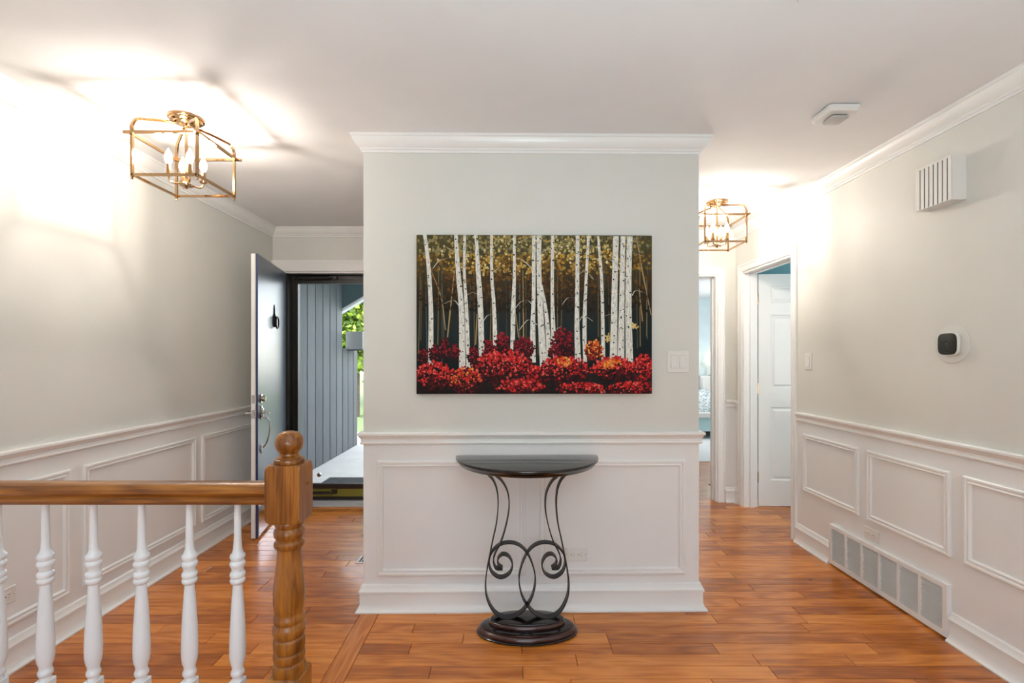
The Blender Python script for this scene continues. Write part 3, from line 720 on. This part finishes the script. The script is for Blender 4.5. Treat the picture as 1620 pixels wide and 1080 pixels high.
for cxx, cyy, sp, cnt in ((440, 240, 60, 60), (900, 180, 70, 80), (560, 130, 70, 50), (1080, 220, 60, 50), (240, 190, 60, 36), (780, 140, 60, 30), (1000, 130, 60, 40), (640, 260, 60, 30), (1150, 170, 60, 24)):
    for i in range(cnt):
        dab(mb, rnd.gauss(cxx, sp), max(95, rnd.gauss(cyy, sp*.6)), rnd.uniform(4, 7.5), jit(srgb(*rnd.choice([(206, 184, 108), (186, 148, 60), (214, 200, 144), (164, 150, 92), (196, 152, 58)])), .15), CYF-.0018)
for cxx, cyy in ((1283, 585), (1133, 655)):
    for i in range(16): dab(mb, rnd.gauss(cxx, 9), rnd.gauss(cyy, 12), 5, jit(srgb(216, 190, 120), .15), CYF-.0055)
o = mb.build('painted_leaves', 'oil_paint', pic, smooth=False); o['kind'] = 'stuff'
# birch trunks, each a ridge of paint with dark eyes
TR = [[(114, 80, 20), (135, 260, 22), (148, 500, 25), (146, 800, 30)], [(286, 80, 20), (300, 300, 26), (318, 500, 30), (322, 824, 36)], [(336, 80, 15), (334, 300, 15), (346, 500, 20), (356, 818, 25)],
      [(398, 80, 17), (412, 300, 26), (424, 500, 30), (430, 775, 32)], [(485, 85, 15), (486, 300, 17), (500, 500, 21), (507, 745, 25)], [(612, 88, 15), (612, 300, 17), (606, 500, 25), (602, 735, 25)],
      [(720, 88, 20), (720, 400, 21), (715, 600, 28), (716, 788, 33)], [(765, 360, 8), (788, 500, 20), (800, 640, 25), (805, 800, 26)], [(750, 85, 27), (750, 300, 27), (760, 550, 34), (777, 842, 40)], [(826, 88, 19), (824, 400, 19), (830, 650, 27), (834, 795, 29)],
      [(966, 88, 21), (963, 400, 23), (962, 600, 28), (968, 785, 35)], [(1027, 88, 15), (1012, 350, 17), (1004, 600, 23), (1008, 785, 21)], [(1080, 90, 13), (1098, 300, 17), (1106, 550, 19), (1110, 795, 23)],
      [(1180, 90, 32), (1172, 400, 33), (1166, 775, 42)], [(1220, 90, 27), (1214, 400, 29), (1208, 775, 39)], [(1258, 90, 31), (1250, 400, 33), (1256, 815, 42)]]
for P_ in TR:
    mb = MB(); strip(mb, P_, CYF-.0022); tr = mb.build('painted_trunk', 'birch_paint', pic, angle=60)
    mb = MB(); yv = P_[0][1]+rnd.uniform(20, 60)
    SP = smooth_path(P_, 12)
    while yv < P_[-1][1]-15:
        q = min(SP, key=lambda s_: abs(s_[1]-yv))
        for k in range(rnd.choice((1, 1, 2))):
            dab(mb, q[0]+rnd.uniform(-.35, .35)*q[2], yv+rnd.uniform(-8, 8), rnd.uniform(3.4, 6), srgb(34, 34, 34), CYF-.0042, .8)
        yv += rnd.uniform(38, 95)
    o = mb.build('bark_eyes', 'oil_paint', tr, smooth=False); o['kind'] = 'stuff'
mb = MB()
for P_ in ([(160, 270, 5), (200, 225, 6), (270, 208, 6)], [(230, 150, 3), (280, 180, 5)], [(222, 465, 4), (275, 445, 6), (306, 480, 6)], [(352, 415, 4), (380, 402, 5), (404, 412, 5)], [(440, 560, 4), (462, 530, 5), (492, 522, 5)], [(570, 212, 4), (640, 215, 6), (700, 260, 7), (734, 305, 7)],
           [(618, 490, 4), (650, 452, 5), (690, 448, 6), (712, 470, 6)], [(640, 610, 4), (690, 552, 6), (740, 580, 6)], [(765, 185, 4), (800, 160, 5), (820, 170, 5)], [(880, 468, 4), (910, 432, 5), (954, 432, 5)], [(845, 605, 4), (872, 590, 5)], [(975, 300, 4), (1000, 280, 5)], [(975, 560, 4), (1000, 530, 5), (1050, 560, 4)],
           [(1270, 420, 4), (1290, 390, 6), (1330, 400, 5)], [(1120, 215, 5), (1170, 235, 6), (1240, 330, 6)], [(1120, 530, 4), (1180, 515, 5), (1230, 520, 5)], [(1255, 180, 4), (1300, 190, 5), (1340, 200, 4)], [(500, 290, 4), (525, 265, 5)], [(1030, 300, 3), (1055, 330, 4)]):
    strip(mb, P_, CYF-.0028, srgb(206, 204, 192), 4)
o = mb.build('painted_branches', 'oil_paint', pic, smooth=False); o['kind'] = 'stuff'
# bushes
mb = MB()
def bush(cx_, cy_, rx, ry, cnt, cols, size=(5, 9), y_=-.0045):
    L = []
    for i in range(int(cnt*1.5)):
        a = rnd.uniform(0, 2*PI); q = rnd.random()**.5; x = cx_+rx*q*math.cos(a)*rnd.uniform(.85, 1.12); yv = cy_+ry*q*math.sin(a)*rnd.uniform(.8, 1.15)
        if yv < 955: L.append((yv, x))
    L.sort(reverse=True)
    for yv, x in L:
        h = (yv-(cy_-ry))/(2*ry)           # 0 top .. 1 foot of the bush: bright crown leaves, dark leaves below
        col = rnd.choice(cols[0] if rnd.random() > h*1.15 else cols[1])
        dab(mb, x, yv, rnd.uniform(*size), jit(srgb(*col), .12), CYF+y_-.0012*(1-h)-rnd.random()*.0004, 1.25)
RED = ([(204, 34, 36), (218, 58, 52), (176, 24, 32), (228, 92, 80), (190, 40, 34), (130, 20, 28)], [(64, 14, 20), (40, 14, 18), (92, 18, 24), (24, 14, 16)])
DRK = ([(112, 18, 30), (138, 24, 36), (80, 16, 26), (156, 36, 46)], [(44, 14, 20), (28, 14, 18), (60, 16, 24)])
ORG = ([(222, 112, 40), (232, 146, 60), (206, 70, 36), (238, 170, 84)], [(96, 26, 24), (60, 20, 20), (150, 40, 30)])
GRD = ([(30, 22, 24), (46, 20, 24), (24, 26, 28)], [(22, 16, 18), (34, 18, 20)])
for k in range(26): bush(90+k*51, 905, 60, 56, 44, GRD, (6, 12), -.0024)
for a in ((105, 760, 28, 42, 50), (165, 738, 28, 44, 55), (224, 715, 26, 56, 60), (282, 735, 28, 44, 50), (382, 750, 30, 46, 55), (466, 722, 34, 56, 70), (545, 690, 44, 58, 95), (662, 712, 62, 62, 140), (882, 690, 64, 88, 190), (835, 740, 34, 40, 50)): bush(*a, DRK, (4.5, 8), -.0046)
bush(1058, 722, 54, 54, 110, ORG, (4.5, 8), -.0048)
for a in ((165, 862, 110, 76, 240), (560, 820, 176, 92, 520), (890, 830, 146, 72, 360), (1172, 825, 122, 66, 290), (1335, 838, 62, 92, 190), (650, 925, 130, 46, 220), (985, 935, 130, 36, 200), (1265, 935, 130, 40, 210), (740, 860, 70, 50, 100)): bush(*a, RED, (4.5, 9), -.0052)
bush(340, 890, 92, 72, 250, (RED[0]+ORG[0][:3], RED[1]), (5, 9), -.0056)
for cxx, cyy in ((890, 785), (1165, 790), (1130, 800)):
    bush(cxx, cyy, 42, 24, 26, (ORG[0], ORG[0]), (5, 8), -.0062)
o = mb.build('painted_bushes', 'oil_paint', pic, smooth=False); o['kind'] = 'stuff'

# ------------------------------------------------------------------ ceiling lanterns
def lantern(loc, label, power):
    rt = thing('lantern_light', label, 'ceiling light', loc, 0, 'caged ceiling lanterns')   # origin on the ceiling
    NM = 'polished_nickel'
    mb = MB(); mb.lathe([(.076, -.0005), (.078, -.006), (.076, -.012), (.068, -.014), (.066, -.020), (.052, -.023), (.050, -.029), (.030, -.033), (.020, -.040), (.010, -.046)], 32); mb.build('canopy', NM, rt)
    h = .145; zt, zb = -.137, -.323
    mb = MB(); mb.lathe([(.0065, zb+.02), (.0065, -.04)], 12); mb.build('stem', NM, rt)
    mb = MB(); mb.lathe([(.004, zb-.014), (.008, zb-.010), (.006, zb-.004), (.03, zb), (.032, zb+.006), (.024, zb+.012), (.010, zb+.020), (.008, zb+.034)], 24); mb.build('hub', NM, rt)
    for k, (sx, sy) in enumerate(((-1, -1), (1, -1), (1, 1), (-1, 1))):
        mb = MB(); mb.tube([(sx*h, sy*h, zb-.010), (sx*h, sy*h, zt+.01)], .0052, square=True); mb.lathe([(.006, -.02), (.004, -.010)], 8, (sx*h, sy*h, zb)); 
        ps = mb.build('corner_post', NM, rt)
        pts = smooth_path([(sx*h, sy*h, zt), (sx*h, sy*h, zt+.035), (sx*(h-.012), sy*(h-.012), zt+.068), (sx*(h-.040), sy*(h-.040), zt+.080), (sx*.070, sy*.070, zt+.092), (sx*.030, sy*.030, zt+.100)], 6)
        mb = MB(); mb.tube(pts, .0052, square=True); mb.build('curved_strap', NM, rt)
        # rails: each runs past one corner
        x2, y2 = ((1, -1), (1, 1), (-1, 1), (-1, -1))[k]
        dx, dy = (x2-sx)/2, (y2-sy)/2
        a = Vector((sx*h-dx*.032, sy*h-dy*.032, 0)); b_ = Vector((x2*h+dx*.004, y2*h+dy*.004, 0))
        ox, oy = dy*.009, -dx*.009
        mb = MB(); mb.tube([(a.x+ox, a.y+oy, zt), (b_.x+ox, b_.y+oy, zt)], .0055, square=True); mb.build('top_rail', NM, rt)
        mb = MB(); mb.tube([(sx*h, sy*h, zb), (x2*h, y2*h, zb)], .0052, square=True); mb.build('bottom_rail', NM, rt)
        # candle
        q = .050; px, py = sx*q*(1 if k % 2 else 1), sy*q
        mb = MB(); mb.tube(smooth_path([(sx*.012, sy*.012, zb+.012), (sx*.030, sy*.030, zb+.004), (px*.92, py*.92, zb+.010), (px, py, zb+.035)], 5), .0042, 8); ar = mb.build('candle_arm', NM, rt)
        mb = MB(); mb.lathe([(.015, .032), (.017, .038), (.010, .040), (.010, .085)], 14, (px, py, zb)); mb.build('candle_sleeve', 'polished_nickel', ar)
        mb = MB(); mb.lathe([(.007, .085), (.0135, .098), (.0165, .112), (.014, .128), (.008, .143), (.003, .156), (.0005, .160)], 16, (px, py, zb)); bl = mb.build('bulb', 'bulb_glow', ar)
        d = bpy.data.lights.new('bulb_light', 'POINT'); d.energy = power; d.color = (1, .945, .87); d.shadow_soft_size = .012
        lo = bpy.data.objects.new('bulb_light', d); C.objects.link(lo); lo.parent = rt; lo.location = (px*1.55, py*1.55, zb+.125)
    return rt
lantern((-1.540, 2.325, H), 'caged nickel lantern on the ceiling over the stair railing', 3.5)
lantern((1.505, 3.575, H), 'caged nickel lantern on the ceiling of the right hall', 4.0)

# ------------------------------------------------------------------ small fittings
sd = thing('smoke_detector', 'square white smoke detector on the ceiling', 'smoke detector', (1.492, 2.255, H))
def octa(a, c, z): return [(-a+c, -a, z), (a-c, -a, z), (a, -a+c, z), (a, a-c, z), (a-c, a, z), (-a+c, a, z), (-a, a-c, z), (-a, -a+c, z)]
mb = MB(); mb.loft([octa(.060, .008, 0), octa(.060, .008, -.007)]); mb.build('mount_plate', 'slot_dark', sd)
mb = MB(); mb.loft([octa(.072, .012, -.006), octa(.073, .012, -.020), octa(.066, .014, -.032), octa(.045, .012, -.035)]); mb.build('cover', 'plastic_white', sd)
mb = MB(); mb.loft([octa(.036, .008, -.034), octa(.036, .008, -.041)]); mb.build('shadow_gap', 'slot_dark', sd)
mb = MB(); mb.loft([octa(.040, .009, -.040), octa(.040, .009, -.047), octa(.034, .008, -.050)]); mb.build('sensor_cap', 'plastic_grey', sd)
sd.location.x = 1.495
# second ceiling disc, just leaving the frame above
sk = thing('ceiling_disc', 'small round white disc at the top edge of the ceiling', 'smoke detector', (.938, 1.525, H))
mb = MB(); mb.lathe([(.042, 0), (.042, -.006), (.036, -.012), (.02, -.014)], 28); mb.build('disc_cover', 'ceiling_paint', sk)

ch = thing('door_chime', 'white slotted door chime box high on the right wall', 'door chime', (XR, 2.279, 2.009))
# local: x out of the wall is negative, y along the wall
mb = MB(); mb.box(-.064, 0, -.097, -.094, .005, .192); mb.box(-.064, 0, .094, .097, .005, .192); mb.box(-.068, 0, -.097, .097, .192, .2); mb.build('chime_case', 'plastic_white', ch)
mb = MB(); mb.box(-.0635, -.001, -.0935, .0935, .0055, .1915); mb.build('chime_core', 'slot_dark', ch)
n_s = 8; pitch = .194/n_s
for i in range(n_s):
    y0 = -.097+i*pitch
    mb = MB(); mb.bbox(-.068, -.0645, y0, y0+pitch-(.0055 if i < n_s-1 else 0), .005, .192, .0010); mb.box(-.068, 0, y0, y0+pitch-(.0055 if i < n_s-1 else 0), 0, .005); mb.build('chime_slat', 'plastic_white', ch)

th = thing('thermostat', 'black rounded thermostat on a round white plate on the right wall', 'thermostat', (XR, 2.25, 1.366))
mb = MB(); mb.lathe([(.089, 0), (.090, .003), (.086, .006), (.05, .0075)], 48); mb.v = [(-z, x, y_) for x, y_, z in mb.v]; mb.build('wall_plate', 'wall_paint', th)
def sq(a, n, x, k=4.0):
    out = []
    for i in range(n):
        t_ = 2*PI*i/n; c_, s_ = math.cos(t_), math.sin(t_); r_ = a/(abs(c_)**k+abs(s_)**k)**(1/k); out.append((x, r_*c_, r_*s_))
    return out
mb = MB(); mb.loft([sq(.048, 48, -.007), sq(.052, 48, -.011), sq(.0535, 48, -.020), sq(.052, 48, -.0245), sq(.049, 48, -.0255)]); mb.build('body', 'plastic_white', th, angle=50)
mb = MB(); mb.loft([sq(.0495, 48, -.0250), sq(.049, 48, -.0265), sq(.046, 48, -.0275)]); mb.build('glass_face', 'black_glass', th, angle=50)
mb = MB()
for y0, y1, z0, z1 in ((-.006, .004, .0155, .018), (-.007, .006, .001, .006), (-.003, .005, -.006, -.003), (-.002, .003, -.018, -.013), (-.010, .006, -.0405, -.037)): mb.box(-.0279, -.0270, y0, y1, z0, z1)
mb.build('display_marks', 'display_grey', th)

def plate_frame(P):
    return P
def switch_plate(name, n, label, loc, rz):
    """local: x along the wall, -y out of the wall"""
    o = thing(name, label, 'light switch', loc, rz)
    wd = .070+.046*(n-1)
    mb = MB(); mb.bbox(-wd/2, wd/2, -.006, 0, -.057, .057, .0025); mb.build('cover_plate', 'plastic_white', o)
    for i in range(n):
        x = (i-(n-1)/2)*.046
        mb = MB(); mb.box(x-.0175, x+.0175, -.0066, -.005, -.0345, .0345); mb.build('switch_gap', 'plastic_grey', o)
        mb = MB(); mb.add([(x-.0162, -.006, -.033), (x+.0162, -.006, -.033), (x+.0162, -.006, .033), (x-.0162, -.006, .033), (x-.0162, -.0115, -.033), (x+.0162, -.0115, -.033), (x+.0162, -.0072, .033), (x-.0162, -.0072, .033), (x-.0162, -.008, 0), (x+.0162, -.008, 0)],
            [(0, 1, 5, 4), (2, 3, 7, 6), (4, 5, 9, 8), (8, 9, 6, 7), (0, 4, 8, 7, 3), (1, 2, 6, 9, 5)]); mb.build('rocker', 'plastic_white', o, smooth=False)
    return o
x_, y_ = bpt(.869, BY); switch_plate('light_switch', 2, 'double rocker light switch beside the birch painting', (x_, y_, 1.283), BA)
switch_plate('light_switch', 1, 'single rocker light switch beside the side door', (XR, 3.335, 1.277), R(-90))
def outlet(label, loc, rz):
    o = thing('wall_outlet', label, 'outlet', loc, rz)
    mb = MB(); mb.bbox(-.0575, .0575, -.006, 0, -.035, .035, .0025); mb.build('cover_plate', 'plastic_white', o)
    mb = MB(); mb.bbox(-.034, .034, -.0078, -.005, -.0165, .0165, .001); fc = mb.build('outlet_face', 'plastic_white', o)
    for s_ in (-1, 1):
        mb = MB(); c_ = s_*.019
        mb.box(c_+.003, c_+.0095, -.0082, -.0076, .005, .0068); mb.box(c_+.003, c_+.0095, -.0082, -.0076, -.0068, -.005)
        mb.lathe([(.0027, 0), (.0027, .0006)], 10, (0, 0, 0)); k = len(mb.v)-20
        mb.v[k:] = [(c_-.007+a, -.0076-z, b_) for a, b_, z in mb.v[k:]]
        mb.build('socket_slots', 'slot_dark', fc)
    for s_ in (-1, 1):
        mb = MB(); mb.lathe([(.003, 0), (.0022, .0012)], 10); mb.v = [(s_*.048+a, -.006-z, b_) for a, b_, z in mb.v]; mb.build('screw', 'plastic_grey', o)
    return o
x_, y_ = bpt(.338, BY); outlet('horizontal outlet behind the console table', (x_, y_, .286), BA)
outlet('horizontal outlet just above the return air grille', (XR, 2.752, .308), R(-90))
outlet('horizontal outlet low on the left wall behind the balusters', (XL, 2.008, .315), R(90))

# return air grille
gr = thing('return_grille', 'long white louvred return air grille at the foot of the right wall', 'vent', (XR, 0, 0))
gz0, gz1 = .012, .256; GT = .022
mb = MB(); mb.box(-.003, -.001, GY0+.01, GY1-.01, gz0+.01, gz1-.01); mb.build('duct_back', 'slot_dark', gr)
mb = MB()
sec = (GY1-GY0-.040)/6
fr = .028
mb.box(-GT, 0, GY0, GY1, gz0, gz0+fr); mb.box(-GT, 0, GY0, GY1, gz1-fr+.006, gz1); mb.box(-GT, 0, GY0, GY0+.024, gz0+fr, gz1-fr+.006); mb.box(-GT, 0, GY1-.024, GY1, gz0+fr, gz1-fr+.006)
for i in range(1, 6):
    yc = GY0+.020+sec*i; mb.box(-GT+.001, 0, yc-.008, yc+.008, gz0+fr, gz1-fr+.006)
mb.build('grille_frame', 'trim_paint', gr, smooth=False)
nl = 17; lz0 = gz0+fr; lz1 = gz1-fr+.006; lp = (lz1-lz0)/nl
for i in range(6):
    a = GY0+.020+sec*i+(.008 if i else .004); b_ = GY0+.020+sec*(i+1)-(.008 if i < 5 else .004)
    for k in range(nl):
        z = lz0+lp*(k+.5)
        vs = [(-GT+.002, a, z+.0035-.0035), (-GT+.002, b_, z), (-.006, b_, z+.0095), (-.006, a, z+.0095), (-GT+.002, a, z-.0016), (-GT+.002, b_, z-.0016), (-.006, b_, z+.0079), (-.006, a, z+.0079)]
        vs = [(-GT+.002 if x < -.01 else -.005, yv, (z-.0014 if x < -.01 else z+.0028)+(0 if q < 4 else -.0014)) for q, (x, yv, _) in enumerate(vs)]
        me = bpy.data.meshes.new('louvre'); me.from_pydata(vs, [], [(0, 1, 2, 3), (7, 6, 5, 4), (0, 4, 5, 1), (2, 6, 7, 3), (0, 3, 7, 4), (1, 5, 6, 2)]); me.materials.append(M['trim_paint'])
        link('louvre', me, gr)

# floor register beside the block
fv = thing('floor_register', 'dark floor register beside the projecting wall in the foyer', 'vent', (-.86, 3.16, .0), 0)
mb = MB(); mb.bbox(-.125, .125, -.055, .055, -.004, .004, .001); mb.build('register_rim', 'aluminium', fv)
mb = MB()
for i in range(12): mb.box(-.108+i*.018, -.108+i*.018+.011, -.044, .044, .0036, .0048)
mb.build('register_slots', 'slot_dark', fv)

# ------------------------------------------------------------------ porch and garden
PZ = -.10
mb = MB(); mb.box(-6.5, 3, YF+.15, 9.2, PZ-.1, PZ); struct(mb.build('porch_floor', 'concrete'), 'pale concrete porch floor outside the front door', 'floor')
pw = struct(link('wall_porch', None, None, (-2.47, 0, 0)), 'grey vertical board wall along the porch', 'wall')
mb = MB(); mb.box(-.14, -.016, YF+.15, 7.88, PZ, 1.42); mb.box(-.14, -.016, YF+.15, 7.14, 1.42, 2.75); mb.build('sheathing', 'slot_dark', pw)
yy = 4.46; bw = .247
while yy < 7.85:
    ye = min(yy+bw, 7.88); top = 2.62 if yy < 7.0 else 1.44
    mb = MB(); mb.bbox(-.018, .006+random.uniform(-.002, .002), yy+.010, ye-.010, PZ+.002, top, .004); mb.build('board', 'porch_board', pw)
    yy = ye
mb = MB(); mb.box(-4.5, -1.0, YF+.15, 7.6, 2.46, 2.52); struct(mb.build('porch_ceiling', 'plastic_grey'), 'grey soffit above the porch', 'ceiling')
mb = MB(); mb.prism([(-2.52, 1.99), (-1.0, 2.88), (-1.0, 3.2), (-2.52, 3.2)], 7.18, 7.30); gb = struct(mb.build('porch_gable', 'soffit_teal'), 'dark teal sloping gable board of the porch', 'roof')
mb = MB(); mb.prism([(-2.52, 1.945), (-1.0, 2.835), (-1.0, 2.875), (-2.52, 1.985)], 7.165, 7.31); mb.build('gable_trim', 'porch_white', gb)
mb = MB(); mb.box(-2.535, -2.50, 7.15, 7.20, 1.69, 2.0); mb.build('gable_post', 'porch_white', gb)
mb = MB(); mb.box(-4.6, -1.0, YF+.15, 7.7, 2.75, 2.9); struct(mb.build('porch_roof', 'soffit_teal'), 'flat roof above the porch', 'roof')
bx = thing('wall_box', 'grey square box on the end of the low porch wall', 'box', (-2.35, 7.42, 1.41))
mb = MB(); mb.bbox(-.13, .12, -.05, .3, .012, .285, .006); mb.build('box_body', 'box_grey', bx)
mb = MB(); mb.bbox(-.115, .10, -.04, .29, .0, .012, .002); mb.build('box_bottom', 'slot_dark', bx)
mat = thing('door_mat', 'black ribbed rubber doormat on the porch outside the door', 'doormat', (-1.52, 5.2, PZ))
mb = MB(); mb.bbox(-.58, .58, -.46, .48, .0, .016, .004); mb.build('mat_base', 'rubber', mat)
mb = MB()
for i in range(30):
    x = -.55+i*.0375; mb.bbox(x, x+.018, -.43, .45, .0155, .022, .002)
o = mb.build('mat_ribs', 'rubber', mat); o['kind'] = 'stuff'
# garden
mb = MB(); mb.box(-30, 24, 9.2, 46, PZ-.3, PZ-.12); struct(mb.build('lawn', 'lawn_green'), 'sunny green lawn beyond the porch', 'lawn')
mb = MB(); mb.box(-30, -2.6, YF+.2, 9.2, PZ-.3, PZ-.13); mb.box(3, 24, YF+2, 9.2, PZ-.3, PZ-.13); struct(mb.build('lawn_strip', 'lawn_green'), 'lawn beside the porch', 'lawn')
rg = thing('porch_rail', 'grey wooden garden rail at the far end of the porch', 'railing', (-2.45, 9.0, PZ))
for z0, z1 in ((.28, .40), (.86, .98)):
    mb = MB(); mb.bbox(.02, 1.9, -.03, .03, z0, z1, .005); mb.build('rail_board', 'porch_board', rg)
for x in (.02, .98, 1.86):
    mb = MB(); mb.bbox(x-.05, x+.05, -.05, .05, 0, 1.08, .006); mb.build('rail_post', 'porch_board', rg)
def tree(name, loc, r, hz, zc, n, label, cols, seed):
    o = thing(name, label, 'tree' if zc > 1.5 else 'bush', loc, 0, 'garden trees')
    q = random.Random(seed); mb = MB()
    for i in range(n):
        a = q.uniform(0, 2*PI); b_ = math.acos(q.uniform(-1, 1)); k = .45+.55*q.random()
        p = Vector((r*k*math.sin(b_)*math.cos(a), r*k*math.sin(b_)*math.sin(a), zc+hz*k*math.cos(b_)))
        u = Vector((q.uniform(-1, 1), q.uniform(-1, 1), q.uniform(-1, 1))).normalized(); v = u.orthogonal().normalized(); s_ = q.uniform(.05, .11)
        c_ = q.choice(cols); mb.add([p-u*s_, p+v*s_*.55, p+u*s_, p-v*s_*.55], [(0, 1, 2, 3)], 0, srgb(*c_))
    f = mb.build('foliage', 'leaf_green', o, smooth=False); f['kind'] = 'stuff'
    mb = MB(); mb.tube([(0, 0, 0), (.03, 0, zc*.5), (0, .02, zc)], [.12*r/1.5, .09*r/1.5, .05*r/1.5], 10); mb.build('trunk', 'bark', o)
GR = [(150, 176, 60), (118, 150, 44), (186, 200, 92), (90, 122, 38), (70, 96, 34)]
tree('garden_tree', (-4.0, 12.6, PZ-.13), 1.5, 1.5, 2.6, 11000, 'leafy yellow-green tree beyond the end of the porch', GR, 1)
tree('garden_bush', (-3.55, 15.5, PZ-.13), 1.1, .7, .75, 1800, 'low green bush on the lawn beyond the porch', GR, 2)
tree('garden_tree', (-6.6, 16.5, PZ-.13), 2.4, 2.2, 3.2, 9000, 'larger tree farther back on the lawn', GR, 3)
